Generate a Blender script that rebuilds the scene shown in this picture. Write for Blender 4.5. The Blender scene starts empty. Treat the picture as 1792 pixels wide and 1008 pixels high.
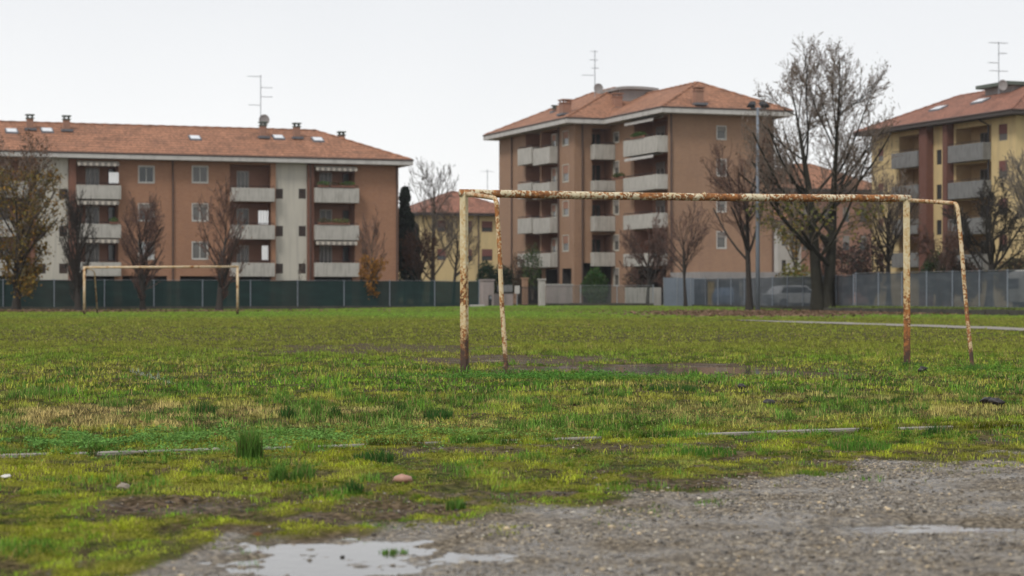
import bpy, math, random
import numpy as np
from mathutils import Vector
R = math.radians
scene = bpy.context.scene
col = scene.collection
random.seed(7); rng = np.random.default_rng(11)

# ------------------------------------------------------------------ camera
FPX = 3600.0; HZ = 515.0; CX = 896.0; CH = 1.02      # focal length in photo pixels, horizon row, eye height
cam_d = bpy.data.cameras.new('camera'); cam = bpy.data.objects.new('camera', cam_d); col.objects.link(cam)
cam.location = (0, 0, CH)
cam_d.sensor_width = 36; cam_d.lens = 36 * FPX / 1792
cam.rotation_euler = (R(90) + math.atan((HZ - 504) / FPX), 0, 0)
cam_d.clip_start = 0.1; cam_d.clip_end = 5000
cam_d.dof.use_dof = True; cam_d.dof.focus_distance = 18.5; cam_d.dof.aperture_fstop = 3.3
scene.camera = cam
# ------------------------------------------------------------------ light
SUN_EL, SUN_AZ = 48, 215     # azimuth: clockwise from north (+Y); behind the camera, from the left
world = bpy.data.worlds.new('World'); scene.world = world; world.use_nodes = True
nt = world.node_tree; N = nt.nodes; L = nt.links
for n in list(N): N.remove(n)
wo = N.new('ShaderNodeOutputWorld'); bg = N.new('ShaderNodeBackground'); bg.inputs['Strength'].default_value = 0.1
sky = N.new('ShaderNodeTexSky'); sky.sky_type = 'NISHITA'; sky.sun_disc = False
sky.sun_elevation = R(SUN_EL); sky.sun_rotation = R(SUN_AZ)
tc = N.new('ShaderNodeTexCoord'); sp = N.new('ShaderNodeSeparateXYZ'); L.new(tc.outputs['Generated'], sp.inputs[0])
rampe = N.new('ShaderNodeMapRange'); rampe.inputs['From Min'].default_value = 0.02; rampe.inputs['From Max'].default_value = 0.2
L.new(sp.outputs['Z'], rampe.inputs['Value'])
nz = N.new('ShaderNodeTexNoise'); nz.inputs['Scale'].default_value = 2.3; nz.inputs['Detail'].default_value = 3
L.new(tc.outputs['Generated'], nz.inputs['Vector'])
mx = N.new('ShaderNodeMix'); mx.data_type = 'RGBA'
mx.inputs['A'].default_value = (8.4, 8.38, 8.36, 1); mx.inputs['B'].default_value = (6.35, 6.45, 6.65, 1)
ad = N.new('ShaderNodeMath'); ad.operation = 'MULTIPLY_ADD'; ad.inputs[1].default_value = 1.5; ad.inputs[2].default_value = -0.68
L.new(nz.outputs['Fac'], ad.inputs[0])
ad2 = N.new('ShaderNodeMath'); ad2.operation = 'ADD'; ad2.use_clamp = True
L.new(ad.outputs[0], ad2.inputs[0]); L.new(rampe.outputs[0], ad2.inputs[1]); L.new(ad2.outputs[0], mx.inputs['Factor'])
mx2 = N.new('ShaderNodeMix'); mx2.data_type = 'RGBA'; mx2.inputs['Factor'].default_value = 0.93
L.new(sky.outputs[0], mx2.inputs['A']); L.new(mx.outputs['Result'], mx2.inputs['B'])
L.new(mx2.outputs['Result'], bg.inputs['Color']); L.new(bg.outputs[0], wo.inputs[0])
sd = bpy.data.lights.new('sun', 'SUN'); sd.energy = 1.5; sd.angle = R(14); sd.color = (1, 0.96, 0.9)
so = bpy.data.objects.new('sun', sd); col.objects.link(so)
az = R(SUN_AZ); el = R(SUN_EL)
dirv = Vector((math.sin(az) * math.cos(el), math.cos(az) * math.cos(el), math.sin(el)))
so.rotation_euler = dirv.to_track_quat('Z', 'Y').to_euler()
vs = scene.view_settings; vs.view_transform = 'Standard'; vs.look = 'None'; vs.exposure = 0.36; vs.gamma = 1

# ------------------------------------------------------------------ helpers
def tag(o, label=None, cat=None, group=None, kind=None):
    if label: o['label'] = label
    if cat: o['category'] = cat
    if group: o['group'] = group
    if kind: o['kind'] = kind
    return o
def empty(name, loc, rz=0.0, label=None, cat=None, group=None):
    o = bpy.data.objects.new(name, None); col.objects.link(o); o.location = loc; o.rotation_euler = (0, 0, rz)
    o.empty_display_size = 0.2
    return tag(o, label, cat, group)
def wpt(px, Y, z=0.0): return ((px - CX) / FPX * Y, Y, z)
def gpt(px, py, z=0.0):      # a ground point seen at that photo row
    Y = FPX * (CH - z) / (py - HZ); return ((px - CX) / FPX * Y, Y, z)
def zat(py, Y): return CH + (HZ - py) / FPX * Y

def mesh_np(name, verts, polys_list, mats, parent=None, smooth=False, tint=None, matidx=None):
    """polys_list: list of int arrays (n,k)"""
    me = bpy.data.meshes.new(name)
    verts = np.asarray(verts, dtype=np.float32)
    me.vertices.add(len(verts)); me.vertices.foreach_set('co', verts.ravel())
    lt = np.concatenate([np.full(len(p), p.shape[1], dtype=np.int32) for p in polys_list])
    li = np.concatenate([p.astype(np.int32).ravel() for p in polys_list])
    ls = np.concatenate([[0], np.cumsum(lt)[:-1]]).astype(np.int32)
    me.loops.add(len(li)); me.loops.foreach_set('vertex_index', li)
    me.polygons.add(len(lt)); me.polygons.foreach_set('loop_start', ls); me.polygons.foreach_set('loop_total', lt)
    if smooth: me.polygons.foreach_set('use_smooth', np.ones(len(lt), dtype=bool))
    if matidx is not None: me.polygons.foreach_set('material_index', np.asarray(matidx, dtype=np.int32))
    if tint is not None:
        a = me.color_attributes.new('tint', 'FLOAT_COLOR', 'POINT')
        c = np.ones((len(verts), 4), dtype=np.float32); c[:, :3] = tint; a.data.foreach_set('color', c.ravel())
    me.update(calc_edges=True); me.validate()
    for m in (mats if isinstance(mats, (list, tuple)) else [mats]): me.materials.append(m)
    o = bpy.data.objects.new(name, me); col.objects.link(o)
    if parent: o.parent = parent
    return o

class MB:
    def __init__(s): s.v = []; s.f = []; s.m = []
    def quad(s, *pts, m=0):
        b = len(s.v); s.v += [tuple(p) for p in pts]; s.f.append(tuple(range(b, b + len(pts)))); s.m.append(m)
    def hexa(s, p, m=0):     # 8 points: bottom ring then top ring
        b = len(s.v); s.v += [tuple(q) for q in p]
        for f in ((0, 3, 2, 1), (4, 5, 6, 7), (0, 1, 5, 4), (1, 2, 6, 5), (2, 3, 7, 6), (3, 0, 4, 7)):
            s.f.append(tuple(b + i for i in f)); s.m.append(m)
        return s
    def box(s, x0, x1, y0, y1, z0, z1, m=0):
        return s.hexa([(x0, y0, z0), (x1, y0, z0), (x1, y1, z0), (x0, y1, z0), (x0, y0, z1), (x1, y0, z1), (x1, y1, z1), (x0, y1, z1)], m)
    def fbox(s, F, a0, a1, b0, b1, z0, z1, m=0):
        return s.hexa([F(a0, b0, z0), F(a1, b0, z0), F(a1, b1, z0), F(a0, b1, z0), F(a0, b0, z1), F(a1, b0, z1), F(a1, b1, z1), F(a0, b1, z1)], m)
    def tube(s, pts, rad, k=8, m=0, caps=True):
        pts = [Vector(p) for p in pts]; n = len(pts)
        if not hasattr(rad, '__len__'): rad = [rad] * n
        b = len(s.v); ref = None
        for i, p in enumerate(pts):
            t = (pts[min(i + 1, n - 1)] - pts[max(i - 1, 0)]).normalized()
            if ref is None: ref = Vector((0, 0, 1)) if abs(t.z) < 0.9 else Vector((1, 0, 0))
            a = t.cross(ref).normalized(); c = a.cross(t).normalized(); ref = c
            for j in range(k):
                w = 2 * math.pi * j / k
                s.v.append(tuple(p + (a * math.cos(w) + c * math.sin(w)) * rad[i]))
        for i in range(n - 1):
            for j in range(k):
                s.f.append((b + i * k + j, b + i * k + (j + 1) % k, b + (i + 1) * k + (j + 1) % k, b + (i + 1) * k + j)); s.m.append(m)
        if caps:
            s.f.append(tuple(b + j for j in range(k))[::-1]); s.m.append(m)
            s.f.append(tuple(b + (n - 1) * k + j for j in range(k))); s.m.append(m)
        return s
    def build(s, name, mats, parent=None, smooth=False, bevel=0.0):
        me = bpy.data.meshes.new(name); me.from_pydata(s.v, [], s.f)
        for m in (mats if isinstance(mats, (list, tuple)) else [mats]): me.materials.append(m)
        me.polygons.foreach_set('material_index', s.m)
        if smooth: me.polygons.foreach_set('use_smooth', [True] * len(s.f))
        me.update()
        o = bpy.data.objects.new(name, me); col.objects.link(o)
        if parent: o.parent = parent
        if bevel:
            md = o.modifiers.new('bevel', 'BEVEL'); md.width = bevel; md.segments = 2; md.limit_method = 'ANGLE'
        return o
def copy_tree(o, parent=None):
    c = o.copy(); col.objects.link(c); c.parent = parent
    for ch in o.children: copy_tree(ch, c)
    return c

# numpy value noise
def _h(ix, iy, seed):
    n = (ix * 374761393 + iy * 668265263 + seed * 1442695041) & 0xFFFFFFFF
    n = ((n ^ (n >> 13)) * 1274126177) & 0xFFFFFFFF
    return ((n ^ (n >> 16)) & 0xFFFF) / 65535.0
def vnoise(x, y, seed=0):
    x = np.asarray(x, dtype=np.float64); y = np.asarray(y, dtype=np.float64)
    ix = np.floor(x).astype(np.int64); iy = np.floor(y).astype(np.int64); fx = x - ix; fy = y - iy
    fx = fx * fx * (3 - 2 * fx); fy = fy * fy * (3 - 2 * fy)
    a = _h(ix, iy, seed); b = _h(ix + 1, iy, seed); c = _h(ix, iy + 1, seed); d = _h(ix + 1, iy + 1, seed)
    return (a * (1 - fx) + b * fx) * (1 - fy) + (c * (1 - fx) + d * fx) * fy
def fbm(x, y, o=4, seed=0):
    s = 0; a = 0.5; t = 0
    for i in range(o):
        s = s + a * vnoise(x * 2 ** i + 17.3 * i, y * 2 ** i - 9.1 * i, seed + i); t += a; a *= 0.55
    return s / t
def sstep(a, b, x): t = np.clip((x - a) / (b - a), 0, 1); return t * t * (3 - 2 * t)

# ------------------------------------------------------------------ materials
def mat(name, color, rough=0.8, var=0.25, scale=3.0, bump=0.0, bscale=40.0, spec=0.3, dirt=None, dscale=(1.2, 1.2, 0.25), metallic=0.0, emit=None):
    m = bpy.data.materials.new(name); m.use_nodes = True; nt = m.node_tree; N = nt.nodes; L = nt.links
    b = N['Principled BSDF']; b.inputs['Roughness'].default_value = rough; b.inputs['Metallic'].default_value = metallic
    b.inputs['Specular IOR Level'].default_value = spec
    tc = N.new('ShaderNodeTexCoord')
    n1 = N.new('ShaderNodeTexNoise'); n1.inputs['Scale'].default_value = scale; n1.inputs['Detail'].default_value = 6
    L.new(tc.outputs['Object'], n1.inputs['Vector'])
    mx = N.new('ShaderNodeMix'); mx.data_type = 'RGBA'
    c = color; mx.inputs['A'].default_value = (c[0] * (1 - var), c[1] * (1 - var), c[2] * (1 - var), 1)
    mx.inputs['B'].default_value = (min(1, c[0] * (1 + var)), min(1, c[1] * (1 + var)), min(1, c[2] * (1 + var)), 1)
    L.new(n1.outputs['Fac'], mx.inputs['Factor']); out = mx.outputs['Result']
    if dirt:
        mp = N.new('ShaderNodeMapping'); mp.inputs['Scale'].default_value = dscale; L.new(tc.outputs['Object'], mp.inputs['Vector'])
        n2 = N.new('ShaderNodeTexNoise'); n2.inputs['Scale'].default_value = 1.5; n2.inputs['Detail'].default_value = 5
        L.new(mp.outputs[0], n2.inputs['Vector'])
        r = N.new('ShaderNodeMapRange'); r.inputs['From Min'].default_value = 0.48; r.inputs['From Max'].default_value = 0.75; r.inputs['To Max'].default_value = 0.75
        L.new(n2.outputs['Fac'], r.inputs['Value'])
        m2 = N.new('ShaderNodeMix'); m2.data_type = 'RGBA'; m2.inputs['B'].default_value = (*dirt, 1)
        L.new(r.outputs[0], m2.inputs['Factor']); L.new(out, m2.inputs['A']); out = m2.outputs['Result']
    L.new(out, b.inputs['Base Color'])
    if bump:
        n3 = N.new('ShaderNodeTexNoise'); n3.inputs['Scale'].default_value = bscale; n3.inputs['Detail'].default_value = 4
        L.new(tc.outputs['Object'], n3.inputs['Vector'])
        bp = N.new('ShaderNodeBump'); bp.inputs['Strength'].default_value = bump; bp.inputs['Distance'].default_value = 0.02
        L.new(n3.outputs['Fac'], bp.inputs['Height']); L.new(bp.outputs[0], b.inputs['Normal'])
    return m
def add_brick(m, c1, c2, mort, w=0.25, h=0.075):
    """brick courses, mapped by running length and height"""
    nt = m.node_tree; N = nt.nodes; L = nt.links; b = N['Principled BSDF']
    src = b.inputs['Base Color'].links[0].from_socket
    tc = N.new('ShaderNodeTexCoord'); sp = N.new('ShaderNodeSeparateXYZ'); L.new(tc.outputs['Object'], sp.inputs[0])
    ad = N.new('ShaderNodeMath'); ad.operation = 'ADD'; L.new(sp.outputs['X'], ad.inputs[0]); L.new(sp.outputs['Y'], ad.inputs[1])
    cb = N.new('ShaderNodeCombineXYZ'); L.new(ad.outputs[0], cb.inputs['X']); L.new(sp.outputs['Z'], cb.inputs['Y'])
    br = N.new('ShaderNodeTexBrick'); br.inputs['Scale'].default_value = 1; br.inputs['Brick Width'].default_value = w; br.inputs['Row Height'].default_value = h
    br.inputs['Mortar Size'].default_value = 0.008; br.inputs['Color1'].default_value = (*c1, 1); br.inputs['Color2'].default_value = (*c2, 1); br.inputs['Mortar'].default_value = (*mort, 1)
    L.new(cb.outputs[0], br.inputs['Vector'])
    mx = N.new('ShaderNodeMix'); mx.data_type = 'RGBA'; mx.inputs['Factor'].default_value = 0.55
    L.new(src, mx.inputs['A']); L.new(br.outputs['Color'], mx.inputs['B']); L.new(mx.outputs['Result'], b.inputs['Base Color'])
def tile_mat(name, c, var=0.3):
    m = mat(name, c, rough=0.85, var=var, scale=0.7, dirt=(c[0] * 0.55, c[1] * 0.6, c[2] * 0.65), dscale=(0.5, 0.5, 0.5))
    nt = m.node_tree; N = nt.nodes; L = nt.links; b = N['Principled BSDF']
    src = b.inputs['Base Color'].links[0].from_socket
    tc = N.new('ShaderNodeTexCoord'); sp = N.new('ShaderNodeSeparateXYZ'); L.new(tc.outputs['Object'], sp.inputs[0])
    # tile rows follow height
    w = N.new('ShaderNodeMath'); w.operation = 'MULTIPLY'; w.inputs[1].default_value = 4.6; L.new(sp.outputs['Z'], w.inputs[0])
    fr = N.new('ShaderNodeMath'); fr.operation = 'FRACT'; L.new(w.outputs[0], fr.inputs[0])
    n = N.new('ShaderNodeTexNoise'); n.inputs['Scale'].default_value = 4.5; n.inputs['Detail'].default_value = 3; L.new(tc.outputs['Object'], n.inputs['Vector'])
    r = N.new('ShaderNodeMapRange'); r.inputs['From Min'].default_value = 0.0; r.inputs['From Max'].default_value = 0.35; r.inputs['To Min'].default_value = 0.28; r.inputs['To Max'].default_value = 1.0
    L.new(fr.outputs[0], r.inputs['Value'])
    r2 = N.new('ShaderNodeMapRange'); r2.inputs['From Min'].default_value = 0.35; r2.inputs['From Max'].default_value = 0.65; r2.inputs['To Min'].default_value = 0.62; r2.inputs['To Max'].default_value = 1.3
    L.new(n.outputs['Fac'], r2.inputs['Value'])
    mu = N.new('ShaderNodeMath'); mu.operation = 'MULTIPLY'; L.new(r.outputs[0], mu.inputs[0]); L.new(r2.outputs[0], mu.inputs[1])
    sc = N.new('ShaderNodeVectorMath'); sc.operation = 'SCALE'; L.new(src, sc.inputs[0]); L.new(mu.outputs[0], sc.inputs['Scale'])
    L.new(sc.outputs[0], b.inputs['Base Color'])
    return m
M = {}
M['brick_red'] = mat('brick_red', (0.325, 0.162, 0.092), var=0.25, scale=0.9, dirt=(0.27, 0.135, 0.085)); add_brick(M['brick_red'], (0.35, 0.182, 0.10), (0.255, 0.125, 0.07), (0.36, 0.25, 0.19))
M['brick_brown'] = mat('brick_brown', (0.30, 0.18, 0.108), var=0.22, scale=0.9, dirt=(0.22, 0.13, 0.09)); add_brick(M['brick_brown'], (0.345, 0.20, 0.12), (0.26, 0.15, 0.095), (0.32, 0.24, 0.19))
M['pier_red'] = mat('pier_red', (0.20, 0.095, 0.065), var=0.2)
M['pier_dark'] = mat('pier_dark', (0.15, 0.068, 0.05), var=0.2)
M['inner_brick'] = mat('inner_brick', (0.30, 0.165, 0.115), var=0.2)
for k_ in ('brick_red', 'brick_brown'):
    for n_ in M[k_].node_tree.nodes:
        if n_.type == 'MAPPING': n_.inputs['Scale'].default_value = (1.6, 1.6, .22)
M['plaster_cream'] = mat('plaster_cream', (0.50, 0.47, 0.40), var=0.1, scale=0.8, dirt=(0.36, 0.34, 0.30), dscale=(2.5, 2.5, .15))
M['plaster_yellow'] = mat('plaster_yellow', (0.60, 0.46, 0.235), var=0.1, scale=0.8, dirt=(0.46, 0.36, 0.20))
M['plaster_yellow_shaded'] = mat('plaster_yellow_shaded', (0.40, 0.28, 0.15), var=0.15)  # yellow plaster of the loggia insides, their shade put into the colour
M['plaster_grey'] = mat('plaster_grey', (0.30, 0.28, 0.27), var=0.15, scale=0.8, dirt=(0.2, 0.19, 0.18))
M['concrete'] = mat('concrete', (0.43, 0.41, 0.37), var=0.15, scale=2, dirt=(0.22, 0.21, 0.18), dscale=(3.5, 3.5, 0.5))
M['concrete_grey'] = mat('concrete_grey', (0.19, 0.19, 0.185), var=0.2, scale=2, dirt=(0.10, 0.10, 0.095), dscale=(2.5, 2.5, 0.6))
M['concrete_dark'] = mat('concrete_dark', (0.062, 0.058, 0.046), var=0.5, scale=2, dirt=(0.03, 0.035, 0.02), dscale=(1.2, 1.2, .6))
M['fascia'] = mat('fascia', (0.50, 0.48, 0.45), var=0.12, scale=1, dirt=(0.33, 0.31, 0.29))
M['fascia_dark'] = mat('fascia_dark', (0.07, 0.06, 0.055), var=0.2)
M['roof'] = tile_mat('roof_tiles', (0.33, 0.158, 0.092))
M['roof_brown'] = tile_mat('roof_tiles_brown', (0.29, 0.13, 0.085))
M['white'] = mat('white_paint', (0.50, 0.48, 0.44), rough=0.5, var=0.12)
M['white_car'] = mat('white_car_paint', (0.75, 0.75, 0.75), rough=0.25, var=0.04, spec=0.5)
M['blue_car'] = mat('blue_car_paint', (0.10, 0.16, 0.26), rough=0.25, var=0.04, spec=0.5)
M['glass'] = mat('window_glass', (0.045, 0.05, 0.05), rough=0.12, var=0.5, scale=0.6, spec=0.6)
M['glass_grey'] = mat('curtained_glass', (0.11, 0.105, 0.095), rough=0.2, var=0.5, scale=0.9, spec=0.6)
M['curtain_pale'] = mat('pale_curtain_glass', (0.42, 0.44, 0.45), rough=0.25, var=0.3, scale=1.5, spec=0.5)
M['grille'] = mat('dark_grille', (0.03, 0.03, 0.032), rough=0.5, var=0.3)
M['shutter_brown'] = mat('shutter_brown', (0.17, 0.07, 0.06), var=0.2, scale=4)
M['shutter_grey'] = mat('shutter_grey', (0.22, 0.2, 0.18), var=0.2, scale=4)
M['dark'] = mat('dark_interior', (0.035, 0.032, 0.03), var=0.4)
M['pipe'] = mat('drain_pipe', (0.09, 0.06, 0.05), rough=0.5)
M['metal'] = mat('galvanised_metal', (0.32, 0.34, 0.36), rough=0.45, var=0.2, metallic=0.6)
M['pole'] = mat('pole_paint', (0.20, 0.225, 0.26), rough=0.5, var=0.15)
M['black'] = mat('black_metal', (0.025, 0.025, 0.028), rough=0.4)
M['rubber'] = mat('rubber', (0.02, 0.02, 0.02), rough=0.8)
M['awning'] = mat('awning_cloth', (0.50, 0.45, 0.38), var=0.15, scale=3)
M['lead'] = mat('lead_flashing', (0.13, 0.135, 0.15), rough=0.5)
M['copper'] = mat('green_cap', (0.10, 0.12, 0.10), rough=0.7)
M['sky_pane'] = mat('skylight_pane', (0.7, 0.72, 0.74), rough=0.12, var=0.05, spec=0.8)
M['cloth_white'] = mat('white_cloth', (0.8, 0.8, 0.8), rough=0.9, var=0.05)
M['pink_wall'] = mat('pinkish_render', (0.33, 0.28, 0.26), var=0.15, dirt=(0.22, 0.19, 0.17))
M['yellow_panel'] = mat('yellow_panel', (0.62, 0.40, 0.06), rough=0.5)
M['corrugated'] = mat('corrugated_steel', (0.17, 0.20, 0.235), rough=0.5, var=0.2, scale=2)
def screen_mat(name, color, alpha):
    m = mat(name, color, rough=0.8, var=0.25, scale=1.2, dirt=(color[0] * 1.8, color[1] * 1.7, color[2] * 1.6), dscale=(0.4, 0.4, 1.5)); nt = m.node_tree; N = nt.nodes; L = nt.links
    tr = N.new('ShaderNodeBsdfTransparent'); ms = N.new('ShaderNodeMixShader'); ms.inputs[0].default_value = alpha
    L.new(tr.outputs[0], ms.inputs[1]); L.new(N['Principled BSDF'].outputs[0], ms.inputs[2]); L.new(ms.outputs[0], N['Material Output'].inputs['Surface'])
    return m
M['screen_green'] = screen_mat('green_shade_cloth', (0.009, 0.028, 0.026), 0.96)
M['screen_grey'] = screen_mat('grey_mesh', (0.060, 0.072, 0.085), 0.84)
M['screen_light'] = screen_mat('wire_mesh', (0.12, 0.14, 0.13), 0.30)
M['bark'] = mat('bark', (0.085, 0.068, 0.052), var=0.4, scale=6, bump=0.6, bscale=20)
M['bark_dark'] = mat('bark_dark', (0.034, 0.028, 0.023), var=0.4, scale=6, bump=0.6, bscale=20)
M['bark_plane'] = mat('bark_plane', (0.020, 0.018, 0.011), var=0.6, scale=2.5, bump=0.6, bscale=12)
M['twig'] = mat('twig', (0.18, 0.14, 0.11), var=0.3)
M['twig_red'] = mat('twig_red', (0.13, 0.075, 0.058), var=0.3)
M['twig_grey'] = mat('twig_grey', (0.15, 0.13, 0.115), var=0.3)
def tint_mat(name, rough=0.8, trans=0.25, spec=0.12):
    m = bpy.data.materials.new(name); m.use_nodes = True; nt = m.node_tree; N = nt.nodes; L = nt.links
    b = N['Principled BSDF']; b.inputs['Roughness'].default_value = rough; b.inputs['Specular IOR Level'].default_value = spec
    a = N.new('ShaderNodeVertexColor'); a.layer_name = 'tint'; L.new(a.outputs[0], b.inputs['Base Color'])
    if trans:
        t = N.new('ShaderNodeBsdfTranslucent'); L.new(a.outputs[0], t.inputs[0]); ms = N.new('ShaderNodeMixShader'); ms.inputs[0].default_value = trans
        L.new(b.outputs[0], ms.inputs[1]); L.new(t.outputs[0], ms.inputs[2]); L.new(ms.outputs[0], N['Material Output'].inputs['Surface'])
    return m
M['leafy'] = tint_mat('leaf_tint')
M['blade'] = tint_mat('grass_blades', 0.9, 0.25, 0.06)
M['stone'] = tint_mat('gravel_stones', 0.5, 0, 0.5)

# ------------------------------------------------------------------ ground
bpx = [(-900, 1500), (-200, 1150), (100, 1045), (300, 985), (400, 940), (600, 930), (850, 915), (1000, 893), (1100, 868), (1300, 842), (1500, 818), (1792, 800), (2200, 780)]
bw = np.array([gpt(a, b)[:2] for a, b in bpx])
def y_edge(x): return np.interp(x, bw[:, 0], bw[:, 1])
KA = np.array([-2.85, 12.9]); KB = np.array([3.93, 15.8]); KD = (KB - KA) / np.linalg.norm(KB - KA)
def y_kerb(x): return KA[1] + (x - KA[0]) * KD[1] / KD[0]
PUD = [(-0.60, 8.05, 0.52, 0.75, 1.0), (0.05, 8.15, 0.62, 0.42, 0.45), (1.78, 9.02, 0.62, 0.24, 1.0), (2.3, 28.9, 1.3, 1.5, 1.0), (0.0, 33.2, 0.5, 0.4, 0.7), (-1.62, 9.75, 0.20, 0.3, 0.55), (6.2, 21.7, 0.3, 0.3, 0.4), (5.9, 5.0, 0.1, 0.1, 0)]
def puddle(x, y):
    r = np.zeros_like(x)
    for (cx, cy, rx, ry, a) in PUD:
        d = ((x - cx) / rx) ** 2 + ((y - cy) / ry) ** 2
        r = np.maximum(r, a * sstep(1.75, 0.35, d + 2.4 * (fbm(x * 3.6 / max(rx, .6), y * 2.6 / max(rx, .6), 4, 5) - .5)))
    return r
def gravel_mask(x, y):
    return sstep(0.22, -0.22, y - y_edge(x) + 1.5 * (fbm(x * 2.2, y * 1.6, 4, 21) - 0.5))
def mud_mask(x, y):
    m = puddle(x, y)
    for (cx, cy, rx, ry, a) in ((2.3, 28.9, 2.4, 2.9, 1.0), (0.1, 33.6, 2.3, 2.6, .8), (-2.6, 40, 3.0, 4.0, .6), (-1.6, 9.7, .5, .6, .9), (5.9, 21.7, .7, .6, .55), (-8, 47, 3, 2, .3), (-0.4, 13.2, .6, .35, .7), (.9, 13.6, .8, .25, .6), (5, 52, 3, 2, .25)):
        d = ((x - cx) / rx) ** 2 + ((y - cy) / ry) ** 2
        m = np.maximum(m, a * sstep(1.4, 0.2, d + 2.6 * (fbm(x * 2.2, y * 1.5, 4, 33) - .5)))
    band = sstep(4.2, 0.3, y - y_edge(x)) * (y < 22)
    m = np.maximum(m, band * sstep(0.52, 0.70, fbm(x * 3.6, y * 2.6, 4, 71)) * .85)
    return np.clip(m, 0, 1)
def Hgt(x, y):
    near = sstep(40, 18, y)
    h = 0.012 + near * (0.016 * (fbm(x * 1.3, y * 1.3, 3, 1) - .5) + 0.010 * (fbm(x * 7, y * 7, 3, 9) - .5)) 
    h = h + (1 - near) * 0.05 * (fbm(x * 0.08, y * 0.08, 2, 3) - .5)
    h = h + sstep(34, 16, y) * (.022 + .034 * sstep(0, .8, y - y_edge(x)) * (1 - np.exp(-((y - y_kerb(x)) / .25) ** 2))) * (fbm(x * 5.5, y * 4.2, 3, 14) - .5) + sstep(17, 10, y) * .019 * (fbm(x * 21, y * 21, 3, 18) - .5)
    h = h - .045 * sstep(20, 26, y) * sstep(70, 45, y)
    h = h - 0.027 * puddle(x, y)
    h = h + 0.16 * sstep(112, 140, y) * sstep(-16, 0, x) * sstep(40, 14, x)
    return h
def nonuni(a, b, fine, c0, c1, growth=1.06):
    pts = list(np.arange(c0, c1, fine)); s = fine; p = c1
    while p < b: pts.append(p); s *= growth; p += s
    pts.append(b); s = fine; p = c0 - fine; left = []
    while p > a: left.append(p); s *= growth; p -= s
    left.append(a); return np.array(left[::-1] + pts)
gx = nonuni(-1500, 1500, 0.022, -2.7, 2.7, 1.022); gy = nonuni(-60, 2600, 0.020, 7.2, 10.8, 1.009)
X, Y = np.meshgrid(gx, gy); xs = X.ravel(); ys = Y.ravel()
nx, ny = len(gx), len(gy)
idx = np.arange(nx * ny).reshape(ny, nx)
quads = np.stack([idx[:-1, :-1].ravel(), idx[:-1, 1:].ravel(), idx[1:, 1:].ravel(), idx[1:, :-1].ravel()], 1)
gm = gravel_mask(xs, ys); mm = mud_mask(xs, ys); pm = puddle(xs, ys)
ground = mesh_np('ground', np.stack([xs, ys, Hgt(xs, ys)], 1), [quads], [bpy.data.materials.new('ground')], smooth=True, tint=np.stack([gm, mm, np.clip(sstep(2.0, -.3, ys - y_kerb(xs)) * sstep(.40, .60, fbm(xs * 5.5, ys * 4.2, 3, 14)) * (1 - gm) * (1 - .8 * mm), 0, 1)], 1))
tag(ground, kind='structure')
m = ground.data.materials[0]; m.use_nodes = True; nt = m.node_tree; N = nt.nodes; L = nt.links; b = N['Principled BSDF']
at = N.new('ShaderNodeVertexColor'); at.layer_name = 'tint'; sp = N.new('ShaderNodeSeparateColor'); L.new(at.outputs[0], sp.inputs[0])
tc = N.new('ShaderNodeTexCoord')
def noise(scale, detail=6, dist=0.0):
    n = N.new('ShaderNodeTexNoise'); n.inputs['Scale'].default_value = scale; n.inputs['Detail'].default_value = detail; n.inputs['Distortion'].default_value = dist
    L.new(tc.outputs['Object'], n.inputs['Vector']); return n.outputs['Fac']
def ramp(fac, stops):
    r = N.new('ShaderNodeValToRGB'); L.new(fac, r.inputs[0]); e = r.color_ramp.elements
    while len(e) < len(stops): e.new(0.5)
    for el, (p, c) in zip(e, stops): el.position = p; el.color = (*c, 1)
    return r.outputs[0]
def mixc(fac, a, bb):
    x = N.new('ShaderNodeMix'); x.data_type = 'RGBA'; L.new(fac, x.inputs['Factor'])
    L.new(a, x.inputs['A']); L.new(bb, x.inputs['B']); return x.outputs['Result']
soil = ramp(noise(22, 8), [(0.34, (0.022, 0.016, 0.009)), (0.5, (0.07, 0.054, 0.026)), (0.66, (0.17, 0.13, 0.065))])
turf = ramp(noise(16, 8), [(0.34, (0.018, 0.022, 0.007)), (0.5, (0.06, 0.07, 0.018)), (0.68, (0.14, 0.13, 0.045))])
base = mixc(ramp(noise(1.7), [(0.4, (0, 0, 0)), (0.6, (1, 1, 1))]), turf, soil)
mud = ramp(noise(26, 8), [(0.35, (0.022, 0.014, 0.009)), (0.5, (0.085, 0.057, 0.036)), (0.68, (0.21, 0.15, 0.10))])
grav = ramp(noise(38, 8), [(0.3, (0.045, 0.036, 0.026)), (0.5, (0.150, 0.124, 0.092)), (0.66, (0.31, 0.26, 0.19))])
moss = ramp(noise(60, 6), [(0.3, (0.07, 0.075, 0.012)), (0.5, (0.17, 0.17, 0.022)), (0.7, (0.27, 0.27, 0.04))])
c = mixc(sp.outputs[2], base, moss); c = mixc(sp.outputs[1], c, mud); c = mixc(sp.outputs[0], c, grav); L.new(c, b.inputs['Base Color'])
ro = N.new('ShaderNodeMapRange'); ro.inputs['To Min'].default_value = 0.85; ro.inputs['To Max'].default_value = 0.2
ma0 = N.new('ShaderNodeMath'); ma0.operation = 'MULTIPLY'; L.new(sp.outputs[1], ma0.inputs[0]); ma0.inputs[1].default_value = .55
ma = N.new('ShaderNodeMath'); ma.operation = 'MAXIMUM'; L.new(sp.outputs[0], ma.inputs[0]); L.new(ma0.outputs[0], ma.inputs[1])
mu = N.new('ShaderNodeMath'); mu.operation = 'MULTIPLY'; L.new(ma.outputs[0], mu.inputs[0]); L.new(ramp(noise(2.1, 4), [(0.35, (.3, .3, .3)), (0.62, (1, 1, 1))]), mu.inputs[1])
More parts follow.
